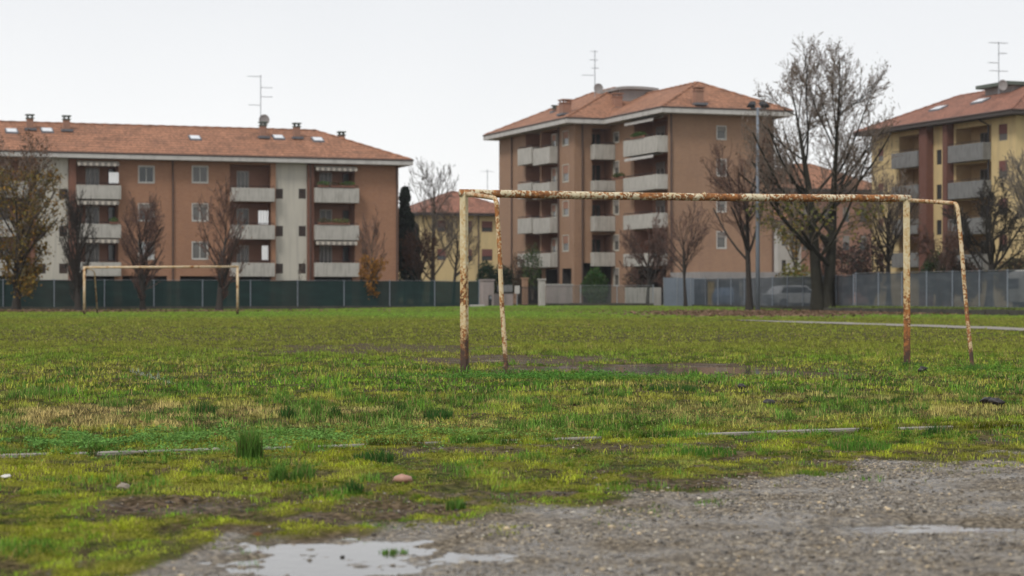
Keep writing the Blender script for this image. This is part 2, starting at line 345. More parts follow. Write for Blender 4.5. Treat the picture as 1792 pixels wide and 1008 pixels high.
L.new(mu.outputs[0], ro.inputs['Value']); L.new(ro.outputs[0], b.inputs['Roughness'])
spc = N.new('ShaderNodeMapRange'); spc.inputs['From Min'].default_value = .35; spc.inputs['To Min'].default_value = .03; spc.inputs['To Max'].default_value = .42; L.new(mu.outputs[0], spc.inputs['Value']); L.new(spc.outputs[0], b.inputs['Specular IOR Level'])
bp = N.new('ShaderNodeBump'); bp.inputs['Strength'].default_value = 0.8; bp.inputs['Distance'].default_value = 0.03
L.new(noise(45, 10), bp.inputs['Height']); L.new(bp.outputs[0], b.inputs['Normal'])

# water lying in the hollows
wm = mat('puddle_water', (0.07, 0.062, 0.05), rough=0.07, var=0.2, spec=0.5, bump=0.05, bscale=9)
for i, (cx, cy, rx, ry, a) in enumerate(PUD[:6]):
    mb = MB(); n = 40
    mb.quad(*[(cx + 1.35 * rx * math.cos(2 * math.pi * k / n), cy + 1.35 * ry * math.sin(2 * math.pi * k / n), -0.0075 - 0.0004 * i - ((.039 if cy < 30 else .044) if cy > 26 else .011 if cy > 20 else 0)) for k in range(n)])
    tag(mb.build('puddle', wm), kind='structure')

# gravel path at the right, beyond the goal
pp = [(-2.0, 96), (4.0, 88), (8.2, 82), (10.6, 74), (12.4, 67), (14.6, 59.5), (18.5, 48), (24, 36)]
mb = MB()
P2 = []
for i in range(len(pp) - 1):
    for t in np.linspace(0, 1, 9)[:-1]: P2.append((pp[i][0] + (pp[i + 1][0] - pp[i][0]) * t, pp[i][1] + (pp[i + 1][1] - pp[i][1]) * t))
P2 = P2[18:]
for i in range(len(P2) - 1):
    (x0, y0), (x1, y1) = P2[i], P2[i + 1]; w0 = (.8 + .15 * math.sin(i * 1.7)) * min(1, i / 8 + .15); w1 = (.8 + .15 * math.sin((i + 1) * 1.7)) * min(1, (i + 1) / 8 + .15)
    q = [(x0 - w0, y0 - w0), (x0 + w0, y0 + w0), (x1 + w1, y1 + w1), (x1 - w1, y1 - w1)]
    mb.quad(*[(a, c2, float(Hgt(np.array([a]), np.array([c2]))[0]) + 0.02) for a, c2 in q])
tag(mb.build('path', mat('path_gravel', (0.25, 0.225, 0.19), var=0.3, scale=3)), kind='structure')
PATH = np.array(P2)
def path_dist(x, y):
    d = np.full(x.shape, 1e9)
    for i in range(0, len(PATH), 2): d = np.minimum(d, np.hypot(x - PATH[i, 0], y - PATH[i, 1]))
    return d

# kerb edging, worn, in lengths with open joints
kerb = empty('concrete_kerb', (float(KA[0]), float(KA[1]), 0), math.atan2(KD[1], KD[0]), 'worn concrete edging strip sunk in the grass, crossing the foreground from left to right', 'kerb')
mb = MB(); x = -6.0
while x < 16:
    l = 0.95 + random.random() * 0.1; dz = random.uniform(-.006, .006); dy = random.uniform(-.01, .01)
    seg = 6
    for k in range(seg):
        a0 = x + l * k / seg; a1 = x + l * (k + 1) / seg
        j = [random.uniform(-.004, .004) for _ in range(4)]
        mb.hexa([(a0, -.035 + dy, -.08), (a1, -.035 + dy, -.08), (a1, .05 + dy, -.08), (a0, .05 + dy, -.08), (a0, -.03 + dy + j[0], .022 + dz), (a1, -.03 + dy + j[1], .022 + dz), (a1, .045 + dy, .026 + dz), (a0, .045 + dy, .026 + dz)])
    x += l + 0.012
mb.build('kerb_stones', mat('kerb_concrete', (0.29, 0.265, 0.225), var=0.3, scale=6, dirt=(0.08, 0.07, 0.05), dscale=(1.5, 1.5, 1.5), bump=.5, bscale=60), kerb)

# ------------------------------------------------------------------ grass
def blades(name, x, y, z, h, w, tint, lean=0.5, label=None, parent=None, mat_=None):
    n = len(x); a = rng.uniform(0, 2 * np.pi, n); la = rng.uniform(0, 2 * np.pi, n); ln = np.abs(rng.normal(0, lean, n)) * h
    wx = np.cos(a) * w / 2; wy = np.sin(a) * w / 2; lx = np.cos(la) * ln; ly = np.sin(la) * ln
    V = np.zeros((n, 5, 3)); 
    V[:, 0] = np.stack([x - wx, y - wy, z - .006], 1); V[:, 1] = np.stack([x + wx, y + wy, z - .006], 1)
    V[:, 2] = np.stack([x + wx * .75 + lx * .35, y + wy * .75 + ly * .35, z + h * .6], 1); V[:, 3] = np.stack([x - wx * .75 + lx * .35, y - wy * .75 + ly * .35, z + h * .6], 1)
    V[:, 4] = np.stack([x + lx, y + ly, z + h * (1 - .25 * np.clip(ln / np.maximum(h, 1e-6), 0, 1.5))], 1)
    i = np.arange(n)[:, None] * 5
    t = np.repeat(tint[:, None, :], 5, 1).reshape(-1, 3)
    return mesh_np(name, V.reshape(-1, 3), [i + np.array([[0, 1, 2, 3]]), i + np.array([[3, 2, 4]])], [mat_ or M['blade']], parent=parent, tint=t)
def lerpc(a, b, t): return a + (b - a) * t[:, None]
GREEN = np.array([.165, .275, .025]); OLIVE = np.array([.265, .27, .045]); DRY = np.array([.40, .31, .13]); MOSS = np.array([.26, .285, .026]); DEEP = np.array([.07, .165, .025]); FRESH = np.array([.19, .32, .045]); BROWN = np.array([.17, .115, .055])
def tint_at(x, y):
    n = len(x)
    n1 = fbm(x * .9, y * .55, 4, 41); n2 = fbm(x * 3.5, y * 2.5, 3, 52); n3 = fbm(x * .25, y * .12, 3, 63)
    c = lerpc(np.repeat(GREEN[None], n, 0), np.repeat(OLIVE[None], n, 0), sstep(.28, .56, n1))
    c = lerpc(c, np.repeat(DEEP[None], n, 0), .6 * sstep(.55, .72, n2) * sstep(40, 25, y))
    mid = sstep(30, 42, y) * sstep(96, 78, y)
    c = lerpc(c, np.repeat((OLIVE * .55 + BROWN * .15 + GREEN * .25)[None], n, 0), mid * (.6 + .4 * sstep(.3, .6, n3)))
    far = sstep(78, 100, y); c = lerpc(c, np.repeat(FRESH[None], n, 0), far * sstep(-30, -10, x) * (.6 + .4 * sstep(.4, .6, n3)) + far * .4 * sstep(-10, -30, x))
    dry = sstep(15.0, 15.8, y) * sstep(20.5, 17, y) * sstep(.42, .62, fbm(x * .8, y * .8, 3, 77)) * (.75 + .25 * sstep(2, -2, x))
    c = lerpc(c, np.repeat(DRY[None], n, 0), np.clip(dry * .85, 0, 1))
    dry2 = sstep(.56, .70, fbm(x * .6, y * .5, 4, 88)) * sstep(30, 20, y) * .6
    c = lerpc(c, np.repeat(DRY[None] * .9, n, 0), dry2)
    ms = sstep(1.5, -0.4, y - y_kerb(x)) * sstep(.33, .55, fbm(x * 2.2, y * 1.8, 3, 99))
    c = lerpc(c, np.repeat(MOSS[None], n, 0), ms * .9)
    cl = fbm(x * 6.5, y * 4.5, 3, 14)
    c = lerpc(c, np.repeat(DEEP[None], n, 0), .9 * sstep(.53, .64, fbm(x * 3.1, y * 2.0, 3, 57)) * sstep(45, 25, y))
    c = c * (1 + (1.3 * sstep(.30, .70, cl) - .62) * (1 - .5 * sstep(25, 50, y)))[:, None] * (1 + (rng.random(n) - .5) * (1.25 - .75 * sstep(25, 50, y)))[:, None]
    st = rng.random(n) < .09 - .06 * sstep(25, 45, y); c[st] = DRY * rng.uniform(.7, 1.3, (st.sum(), 1))
    # traces of the old painted line
    A = np.array([-5.25, 28.4]); B = np.array([-3.9, 23.6]); d = (B - A) / np.linalg.norm(B - A); r = np.stack([x, y], 1) - A
    t = r @ d; off = np.abs(r[:, 0] * d[1] - r[:, 1] * d[0])
    ln = (t > 0) & (t < np.linalg.norm(B - A)) & (off < .07) & (rng.random(n) < .5)
    c[ln] = np.array([.42, .46, .38]) * rng.uniform(.6, 1.1, (ln.sum(), 1))
    return c
def scatter(y0, y1, dens):
    area = .34 * (y1 * y1 - y0 * y0) + 2.4 * (y1 - y0); n = int(area * dens)
    y = np.sqrt(rng.uniform(y0 * y0, y1 * y1, n)); x = rng.uniform(-1, 1, n) * (.34 * y + 1.2)
    return x, y
def cover(x, y):
    g = gravel_mask(x, y); mu_ = mud_mask(x, y)
    p = (1 - g) * (1 - .93 * sstep(.25, .6, mu_))
    front = sstep(.5, -.3, y - y_kerb(x)); clump = sstep(.34, .50, fbm(x * 5.5, y * 4.2, 3, 14))
    p = p * (1 - front * (1 - clump) * .8)
    # stray clumps spreading into the gravel
    e = y_edge(x) - y; stray = (sstep(1.5, .1, e) * sstep(.60, .68, fbm(x * 4.2, y * 3.4, 3, 15))) * (g > .5)
    p = np.maximum(p, stray * .9)
    kd = np.abs((y - y_kerb(x)) * KD[0]); open_k = np.where(((x > -2.75) & (x < -1.55)) | ((x > 1.45) & (x < 2.55)), 1, .9 * sstep(.50, .62, fbm(x * 2.3 + 3, y * 0 + 1, 3, 6)))
    open_k = open_k * sstep(.28, .40, fbm(x * 5 + 9, y * 0 + 4, 2, 8))
    sd_ = (y - y_kerb(x)) * KD[0]
    p = p * np.where((sd_ < .07) & (sd_ > -.26), 1 - .95 * open_k, 1)
    p = p * (path_dist(x, y) > 1.0)
    return p * (puddle(x, y) < .55)
cnt = 0
for (y0, y1, dens, h0, h1, w0, w1, nm, lb) in (
        (6.5, 10.5, 5200, .010, .030, .0025, .0045, 'moss_and_grass', ''),
        (10.5, 14.5, 3000, .015, .042, .003, .005, 'grass', ''),
        (14.5, 21, 1500, .015, .050, .004, .007, 'grass', ''),
        (21, 45, 380, .015, .055, .007, .014, 'grass', ''),
        (45, 150, 85, .02, .05, .018, .042, 'grass', '')):
    x, y = scatter(y0, y1, dens); k = rng.random(len(x)) < cover(x, y); x = x[k]; y = y[k]
    tall = (.35 + 1.0 * fbm(x * 1.6, y * 1.1, 3, 7)) * (.55 + 1.0 * sstep(.3, .75, fbm(x * 6.5, y * 4.5, 3, 14))) * (1 + 1.0 * sstep(.58, .7, fbm(x * 3.1, y * 2.0, 3, 57))) ; low = sstep(1.0, -.5, y - y_kerb(x)); tall = tall * (1 - .35 * low)
    h = rng.uniform(h0, h1, len(x)) * tall; w = rng.uniform(w0, w1, len(x))
    if y0 > 30: h *= .75
    o = blades(nm, x, y, Hgt(x, y), h, w, tint_at(x, y), .7); tag(o, kind='stuff'); cnt += len(x)
print('blades', cnt)
# tussocks: blades standing close together and leaning outwards
def tussocks(y0, y1, dens, nb, r0, r1, h0, h1, w0, w1, cols, seed_, front):
    x, y = scatter(y0, y1, dens); k = (rng.random(len(x)) < cover(x, y)) & (fbm(x * 1.3, y * 1.0, 3, seed_) > .40)
    if front: k &= (y < y_kerb(x) + .3)
    x, y = x[k], y[k]; n = len(x); rr = rng.uniform(r0, r1, n); hh = rng.uniform(h0, h1, n); cc = np.array(cols)[rng.integers(0, len(cols), n)]
    cc = cc * .6 + tint_at(x, y) * .5
    X_ = np.repeat(x, nb); Y_ = np.repeat(y, nb); a = rng.uniform(0, 6.28, n * nb); r = np.repeat(rr, nb) * np.sqrt(rng.random(n * nb))
    X_ = X_ + np.cos(a) * r; Y_ = Y_ + np.sin(a) * r; h = np.repeat(hh, nb) * rng.uniform(.5, 1, n * nb) * (1.1 - .6 * r / np.repeat(rr, nb))
    tn = np.repeat(cc, nb, 0) * rng.uniform(.6, 1.35, (n * nb, 1))
    tag(blades('grass', X_, Y_, Hgt(X_, Y_), h, rng.uniform(w0, w1, n * nb), tn, .45), kind='stuff')
tussocks(13.0, 24, 5.5, 42, .03, .10, .035, .085, .004, .007, [DEEP, GREEN, OLIVE, DEEP], 201, False)
tussocks(24, 42, 2.2, 34, .06, .18, .04, .09, .007, .013, [DEEP, GREEN, OLIVE, GREEN], 202, False)
tussocks(7, 15.5, 22, 48, .02, .07, .02, .042, .0025, .004, [MOSS, MOSS, GREEN, FRESH], 203, True)
# growth over the edging where it is lost in the grass
n = 26000; x = rng.uniform(-3.4, 4.6, n); sd_ = rng.uniform(-.14, .12, n); y = y_kerb(x) + sd_ / KD[0]
closed = 1 - np.where(((x > -2.75) & (x < -1.55)) | ((x > 1.45) & (x < 2.55)), 1, .9 * sstep(.50, .62, fbm(x * 2.3 + 3, x * 0 + 1, 3, 6))) * sstep(.28, .40, fbm(x * 5 + 9, x * 0 + 4, 2, 8))
closed *= np.where(x > 2.55, .75, 1); k = rng.random(n) < closed * (.35 + .9 * sstep(.35, .6, fbm(x * 7, y * 7, 2, 44))); x, y = x[k], y[k]
tag(blades('grass', x, y, Hgt(x, y), rng.uniform(.02, .062, len(x)), rng.uniform(.003, .006, len(x)), tint_at(x, y), .6), kind='stuff')

# broad small leaves: clover and plantain mats
def leaf_quads(name, P, size, tint, mat_, flat=.5, parent=None):
    n = len(P); a = rng.normal(size=(n, 3)); a[:, 2] *= flat; a /= np.linalg.norm(a, axis=1)[:, None]
    bb = np.cross(a, rng.normal(size=(n, 3)) * np.array([1, 1, 1])); 
    if flat < 1: bb = np.cross(a, np.stack([rng.normal(0, .35, n), rng.normal(0, .35, n), np.ones(n)], 1))
    bb /= np.linalg.norm(bb, axis=1)[:, None] + 1e-9
    s = size[:, None]; V = np.stack([P - a * s, P - bb * s * .6 , P + a * s, P + bb * s * .6], 1)
    i = np.arange(n)[:, None] * 4
    return mesh_np(name, V.reshape(-1, 3), [i + np.array([[0, 1, 2, 3]])], [mat_], tint=np.repeat(tint, 4, 0), parent=parent)
def clover(specs, name):
    Ps = []; S = []; T = []
    for (cx, cy, rx, ry, n, hh, sz, tt) in specs:
        x = cx + rng.normal(0, .5, n) * rx; y = cy + rng.normal(0, .5, n) * ry
        k = (fbm(x * 3, y * 2.4, 3, 19) > .42) & (gravel_mask(x, y) < .4) & (puddle(x, y) < .4); x = x[k]; y = y[k]; m_ = len(x)
        bumpy = hh * (.3 + 1.1 * fbm(x * 4, y * 4, 2, 29))
        Ps.append(np.stack([x, y, Hgt(x, y) + rng.uniform(.3, 1, m_) * bumpy], 1)); S.append(rng.uniform(.6, 1.3, m_) * sz)
        T.append(np.array(tt) * rng.uniform(.55, 1.35, (m_, 1)))
    o = leaf_quads(name, np.concatenate(Ps), np.concatenate(S), np.concatenate(T), M['blade'], .35); tag(o, kind='stuff')
clover([(-3.3, 13.75, 2.3, 1.0, 30000, .06, .0105, (.15, .30, .07)), (-1.7, 14.4, 2.0, .7, 12000, .055, .010, (.17, .31, .07)), (-.3, 14.7, 1.8, .7, 6000, .045, .009, (.19, .31, .06)),
        (.4, 25.6, 1.5, 1.1, 9000, .10, .014, (.10, .24, .04)), (1.6, 25.2, 1.8, .8, 4000, .06, .013, (.14, .26, .04)), (6.6, 27.6, 2.2, 2.4, 9000, .08, .014, (.15, .27, .04)),
        (.6, 12.2, 2.5, .9, 9000, .025, .006, (.17, .24, .05)), (1.6, 16.4, 2.5, 1.2, 7000, .04, .008, (.13, .24, .04)), (-.8, 17.0, 2.5, 2, 6000, .04, .009, (.15, .25, .04)),
        (2.8, 14.2, 1.6, .5, 5000, .04, .006, (.12, .24, .03))], 'clover')

# ------------------------------------------------------------------ gravel stones
phi = (1 + 5 ** .5) / 2
ico = np.array([(-1, phi, 0), (1, phi, 0), (-1, -phi, 0), (1, -phi, 0), (0, -1, phi), (0, 1, phi), (0, -1, -phi), (0, 1, -phi), (phi, 0, -1), (phi, 0, 1), (-phi, 0, -1), (-phi, 0, 1)]) / 1.9
icf = np.array([(0, 11, 5), (0, 5, 1), (0, 1, 7), (0, 7, 10), (0, 10, 11), (1, 5, 9), (5, 11, 4), (11, 10, 2), (10, 7, 6), (7, 1, 8), (3, 9, 4), (3, 4, 2), (3, 2, 6), (3, 6, 8), (3, 8, 9), (4, 9, 5), (2, 4, 11), (6, 2, 10), (8, 6, 7), (9, 8, 1)])
def stones(x, y, s, tint, name, sink=.25, mat_=None):
    n = len(x); v = ico[None] * rng.uniform(.7, 1.2, (n, 12, 1)) * (s[:, None, None] * np.stack([rng.uniform(.7, 1.3, n), rng.uniform(.7, 1.3, n), rng.uniform(.35, .7, n)], 1)[:, None, :])
    a = rng.uniform(0, 6.28, n); ca, sa = np.cos(a)[:, None], np.sin(a)[:, None]
    vx = v[:, :, 0] * ca - v[:, :, 1] * sa; vy = v[:, :, 0] * sa + v[:, :, 1] * ca
    V = np.stack([vx + x[:, None], vy + y[:, None], v[:, :, 2] + (Hgt(x, y) + s * sink * .5)[:, None]], 2)
    F = (np.arange(n)[:, None, None] * 12 + icf[None]).reshape(-1, 3)
    return mesh_np(name, V.reshape(-1, 3), [F], [mat_ or M['stone']], tint=np.repeat(tint, 12, 0))
x, y = scatter(6.6, 14.5, 3200); k = (rng.random(len(x)) < np.maximum(gravel_mask(x, y), .12 * mud_mask(x, y)) * (.12 + .88 * sstep(.38, .58, fbm(x * 1.5, y * 1.9, 4, 91)))) & (rng.random(len(x)) > .93 * sstep(.2, .6, puddle(x, y))); x = x[k]; y = y[k]
s = np.clip(rng.lognormal(math.log(.0044), .50, len(x)), .0025, .016)
pal = np.array([(.20, .175, .14), (.12, .105, .085), (.29, .245, .18), (.42, .33, .21), (.048, .042, .035), (.17, .145, .115), (.42, .38, .31), (.25, .195, .13)])
t = pal[rng.choice(8, len(x), p=[.22, .22, .11, .06, .13, .2, .03, .03])] * rng.uniform(.8, 1.5, (len(x), 1))
tag(stones(x, y, s, t, 'gravel'), kind='stuff'); print('stones', len(x))

# fallen leaves, crumbs of soil
def flat_leaves(name, x, y, s, tint, lift=.02):
    P = np.stack([x, y, Hgt(x, y) + lift], 1); tag(leaf_quads(name, P, s, tint, M['leafy'], .25), kind='stuff')
lx = np.concatenate([rng.normal(19, 5, 7000), rng.normal(11.5, 2.5, 2500), rng.normal(-31, 8, 4500)]); ly = np.concatenate([rng.normal(112, 5, 7000), rng.normal(104, 6, 2500), rng.normal(122, 3, 4500)])
lt = np.array([.20, .125, .08]) * rng.uniform(.5, 1.5, (len(lx), 1)) * np.array([1, 1, 1])
flat_leaves('fallen_leaves', lx, ly, rng.uniform(.07, .14, len(lx)), lt, .05)
n = 420; x, y = scatter(8, 30, 1.2); k = cover(x, y) > .25; x = x[k]; y = y[k]
lt = np.array([(.16, .08, .035), (.28, .17, .08), (.07, .045, .03)])[rng.choice(3, len(x))] * rng.uniform(.7, 1.2, (len(x), 1))
flat_leaves('fallen_leaves', x, y, rng.uniform(.012, .028, len(x)), lt, .028)
x, y = scatter(7.2, 16, 60); k = (rng.random(len(x)) < mud_mask(x, y) * (1 - gravel_mask(x, y)) + .03) & (puddle(x, y) < .6); x = x[k]; y = y[k]
tag(stones(x, y, rng.uniform(.004, .016, len(x)), np.array([.055, .042, .03]) * rng.uniform(.6, 1.6, (len(x), 1)), 'soil_crumbs'), kind='stuff')

# ------------------------------------------------------------------ single tufts, stones, clods
def tuft(px, py, hgt, wid, n, colr, label, name='grass_tuft', lean=.33, bw_=.006):
    X0, Y0, _ = gpt(px, py); g = float(Hgt(np.array([X0]), np.array([Y0]))[0])
    a_ = rng.uniform(0, 6.28, n); r = np.sqrt(rng.random(n)) * .95; x = np.cos(a_) * r * wid / 2; y = np.sin(a_) * r * wid / 2
    h = hgt * 1.25 * rng.uniform(.4, 1, n) * np.clip(1.15 - .55 * r, .35, 1)
    tnt = np.array(colr) * rng.uniform(.6, 1.35, (n, 1)); d = rng.random(n) < .12; tnt[d] = np.array([.30, .24, .10])
    o = blades(name, x, y, np.zeros(n), h, np.full(n, bw_), tnt, lean); o.location = (X0, Y0, g)
    if wid >= .25: o.name = 'grass'; tag(o, kind='stuff')
    else: tag(o, label, 'grass tuft', 'tufts of long grass standing out of the field')
DG = (.055, .135, .03); MG = (.12, .24, .045)
tuft(437, 806, .21, .17, 520, MG, 'tallest bushy green tuft of grass, growing on the concrete edging at left')
tuft(355, 731, .12, .22, 300, DG, 'dark upright grass tuft far left, alone on the dry yellowish strip')
tuft(503, 735, .12, .15, 260, DG, 'dark spiky grass tuft at the rear edge of the clover mat, left of the pair')
tuft(554, 728, .10, .11, 200, MG, 'smaller greyer tuft, the left one of the close pair on dry grass')
tuft(585, 735, .12, .13, 260, DG, 'dark dense tuft, the right one of the close pair on dry grass')
tuft(768, 736, .10, .26, 380, DG, 'wide dark tuft with a dead brown core, below the left goal post')
tuft(700, 722, .09, .12, 220, DG, 'small very dark tuft of grass left of the wide one with the dead core')
tuft(487, 845, .12, .11, 220, MG, 'left half of the twin soft green tufts just in front of the concrete edging')
tuft(530, 845, .13, .16, 300, MG, 'right half of the twin soft green tufts just in front of the concrete edging')
tuft(619, 868, .075, .12, 260, DG, 'round dark green tuft beside the pink stone')
tuft(797, 898, .065, .10, 220, MG, 'rounded green tuft on mossy ground right of the puddle edge')
tuft(690, 964, .032, .12, 90, MG, 'ragged little tuft rising out of the big puddle')
tuft(1082, 862, .03, .16, 220, FRESH * .8, 'low flat bright tuft on the rim of the gravel, centre')
tuft(1415, 834, .03, .22, 240, FRESH * .7, 'low flat green tuft alone on gravel at right')
tuft(655, 808, .08, .28, 420, DG, 'broad dark green tuft over the buried part of the edging')
tuft(1180, 684, .10, .6, 600, DG, 'broad dark tuft in front of the muddy pool')
tuft(1230, 800, .06, .45, 500, (.08, .2, .03), 'wide bright green tuft just in front of the bare edging')
tuft(1510, 786, .07, .5, 600, (.09, .21, .03), 'wide bright green tuft in front of the edging, right of centre')
tuft(1640, 764, .10, .22, 320, DG, 'dark tuft growing across the edging near the right side')
tuft(813, 656, .04, .35, 300, DG, 'grass tuft around the foot of the left goal post')
tuft(1596, 637, .09, .4, 420, DG, 'grass tuft around the foot of the right goal post')
tuft(925, 672, .055, .6, 600, (.07, .19, .03), 'leafy green tuft around the foot of the left back stay')
tuft(1702, 646, .12, .45, 500, (.09, .2, .04), 'pale green tuft around the foot of the right back stay')
def stone1(px, py, s, c, label, name='stone', cat='stone', z=.0):
    X0, Y0, _ = gpt(px, py)
    x = np.array([0.]); o = stones(np.array([X0]), np.array([Y0]), np.array([s * (1.5 if name == 'earth_clod' else 1.25)]), np.array([c]), name, 1.1)
    tag(o, label, cat)
    if name != 'brick_fragment':
        md = o.modifiers.new('sub', 'SUBSURF'); md.subdivision_type = 'SIMPLE'; md.levels = 1; md.render_levels = 2
    tx = bpy.data.textures.new('rough', 'CLOUDS'); tx.noise_scale = s * .6; d = o.modifiers.new('rough', 'DISPLACE'); d.texture = tx; d.strength = s * .5
stone1(706, 852, .040, (.42, .23, .17), 'pink brick fragment lying in the moss near the big puddle', 'brick_fragment', 'brick fragment')
stone1(218, 866, .032, (.30, .25, .20), 'pale flat stone at the rear rim of the muddy patch, far left')
stone1(12, 842, .022, (.6, .58, .54), 'small white pebble at the left edge of the picture')
stone1(378, 797, .022, (.42, .36, .30), 'pale stone resting on the edging left of the tallest tuft')
stone1(1741, 715, .055, (.025, .02, .017), 'largest black clod of earth, on the grass at far right', 'earth_clod', 'clod')
stone1(1727, 714, .045, (.022, .018, .015), 'black clod of earth touching the left side of the largest one', 'earth_clod', 'clod')
stone1(1445, 693, .03, (.03, .022, .016), 'small dark upright clod right of centre in the brown grass', 'earth_clod', 'clod')
stone1(1346, 711, .03, (.025, .02, .017), 'small round dark clod left in the brown grass', 'earth_clod', 'clod')
stone1(1615, 650, .06, (.025, .02, .016), 'dark clod between the right goal post and its back stay', 'earth_clod', 'clod')
stone1(1297, 683, .04, (.03, .024, .018), 'dark clod below the right end of the muddy pool', 'earth_clod', 'clod')
stone1(600, 972, .009, (.03, .026, .02), 'dark stone poking out of the big puddle')

# ------------------------------------------------------------------ goals
def rust_mat(name, seed, low, paint=(.62, .55, .42), scale=5.0, amount=.5):
    m = bpy.data.materials.new(name); m.use_nodes = True; nt = m.node_tree; N = nt.nodes; L = nt.links; b = N['Principled BSDF']
    geo = N.new('ShaderNodeNewGeometry'); tc = N.new('ShaderNodeTexCoord'); sp = N.new('ShaderNodeSeparateXYZ'); L.new(geo.outputs['Position'], sp.inputs[0])
    def nz(s, d=6, dist=0., st=(1, 1, 1)):
        mp = N.new('ShaderNodeMapping'); mp.inputs['Location'].default_value = (seed, seed * 2, 0); mp.inputs['Scale'].default_value = st; L.new(geo.outputs['Position'], mp.inputs[0])
        n = N.new('ShaderNodeTexNoise'); n.inputs['Scale'].default_value = s; n.inputs['Detail'].default_value = d; n.inputs['Distortion'].default_value = dist; L.new(mp.outputs[0], n.inputs[0]); return n.outputs['Fac']
    def math_(op, a, b_, c=None):
        n = N.new('ShaderNodeMath'); n.operation = op
        for i, v in enumerate((a, b_, c)):
            if v is None: continue
            if isinstance(v, (int, float)): n.inputs[i].default_value = v
            else: L.new(v, n.inputs[i])
        return n.outputs[0]
    def rng_(v, a, b_, c=0., d=1.):
        r = N.new('ShaderNodeMapRange'); L.new(v, r.inputs['Value'])
        for k, vv in (('From Min', a), ('From Max', b_), ('To Min', c), ('To Max', d)): r.inputs[k].default_value = vv
        return r.outputs[0]
    def mixc(f, a, b_):
        x = N.new('ShaderNodeMix'); x.data_type = 'RGBA'
        for k, v in (('Factor', f), ('A', a), ('B', b_)):
            if isinstance(v, tuple): x.inputs[k].default_value = (*v, 1)
            elif isinstance(v, (int, float)): x.inputs[k].default_value = v
            else: L.new(v, x.inputs[k])
        return x.outputs['Result']
    hgt = rng_(sp.outputs['Z'], 0.05, 1.7, low, 0.0)      # more rust low down
    big = nz(scale, 7, .4, (1, 1, .6)); fine = nz(scale * 4, 7, .4)
    f = math_('ADD', math_('ADD', math_('MULTIPLY_ADD', fine, .8, math_('MULTIPLY', big, .65)), hgt), math_('MULTIPLY_ADD', nz(1.6, 3), .5, -.25))
    rust = rng_(f, .84 - amount * .1, .90 - amount * .1)
    paintc = mixc(rng_(nz(9), .4, .7), paint, (paint[0] * .86, paint[1] * .80, paint[2] * .68))
    paintc = mixc(rng_(f, .66, .86, 0, .75), paintc, (.50, .30, .10))
    rustc = mixc(rng_(nz(16), .35, .65), (.12, .05, .022), (.40, .16, .045))
    foot = rng_(math_('MULTIPLY_ADD', nz(7, 5, .5), 1.1, sp.outputs['Z']), .70, .92, 1, 0)
    rustc = mixc(foot, rustc, (.07, .042, .03)); rust = math_('MAXIMUM', rust, foot)
    L.new(mixc(rust, paintc, rustc), b.inputs['Base Color'])
    L.new(rng_(rust, 0, 1, .5, .9), b.inputs['Roughness'])
    bp = N.new('ShaderNodeBump'); bp.inputs['Strength'].default_value = .7; bp.inputs['Distance'].default_value = .004
    L.new(math_('SUBTRACT', fine, math_('MULTIPLY', rust, .6)), bp.inputs['Height']); L.new(bp.outputs[0], b.inputs['Normal'])
    return m
RP = rust_mat('rusty_paint', 3.1, .30, amount=-.1, scale=7, paint=(.66, .57, .37)); RB = rust_mat('rusty_crossbar', 8.7, .0, amount=1.6, scale=7, paint=(.66, .59, .42)); RS = rust_mat('rusty_stay', 5.5, .06, amount=.95, scale=8, paint=(.62, .50, .32))
def square_post(base, top, w, rot, k=10):
    mb = MB(); base = Vector(base); top = Vector(top); prof = []
    for cxs, cys in ((1, 1), (-1, 1), (-1, -1), (1, -1)):
        for a in (0, 45, 90):
            a0 = {(1, 1): 0, (-1, 1): 90, (-1, -1): 180, (1, -1): 270}[(cxs, cys)] + a
            prof.append((cxs * (w / 2 - .012) + .012 * math.cos(R(a0)), cys * (w / 2 - .012) + .012 * math.sin(R(a0))))
    c, s_ = math.cos(rot), math.sin(rot); n = len(prof); segs = 14
    for i in range(segs + 1):
        p = base.lerp(top, i / segs)
        for (a, b2) in prof:
            j = random.uniform(-.0012, .0012)
            mb.v.append((p.x + (a + j) * c - b2 * s_, p.y + (a + j) * s_ + b2 * c, p.z))
    for i in range(segs):
        for j in range(n): mb.f.append((i * n + j, i * n + (j + 1) % n, (i + 1) * n + (j + 1) % n, (i + 1) * n + j)); mb.m.append(0)
    mb.f.append(tuple(segs * n + j for j in range(n))); mb.m.append(0)
    return mb
PL = Vector((-.647, 28.06, -.032)); PR = Vector((5.896, 30.7, .02)); TL = Vector((-.655, 28.06, 2.40)); TR = Vector((5.888, 30.7, 2.452))
goal = empty('football_goal', PL, 0, 'near rusty cream football goal without a net, in the middle of the field', 'football goal', 'football goals')
rot = math.atan2(PR.y - PL.y, PR.x - PL.x)
def sub(v): return Vector(v) - PL
square_post(sub(PL) - Vector((0, 0, .3)), sub(TL) - Vector((0, 0, .03)), .092, R(-28)).build('post', RP, goal, smooth=False)
square_post(sub(PR) - Vector((0, 0, .3)), sub(TR) - Vector((0, 0, .03)), .10, R(-11)).build('post', RP, goal, smooth=False)
mb = MB(); bar = []
dv = (TR - TL).normalized()
for i in range(33):
    t = i / 32; p = TL.lerp(TR, t) - PL + dv * (-.06 + .12 * t); p.z += -.016 * math.sin(math.pi * t) + .002 * math.sin(i * 2.3); bar.append(p)
mb.tube(bar, [.054 + .0012 * math.sin(i * 1.9) for i in range(33)], 20); mb.build('crossbar', RB, goal, smooth=True)
mb = MB(); q = TL.lerp(TR, .52) - PL
mb.tube([q + dv * -.006, q + dv * .006], .0575, 20); mb.build('joint_collar', RS, goal)
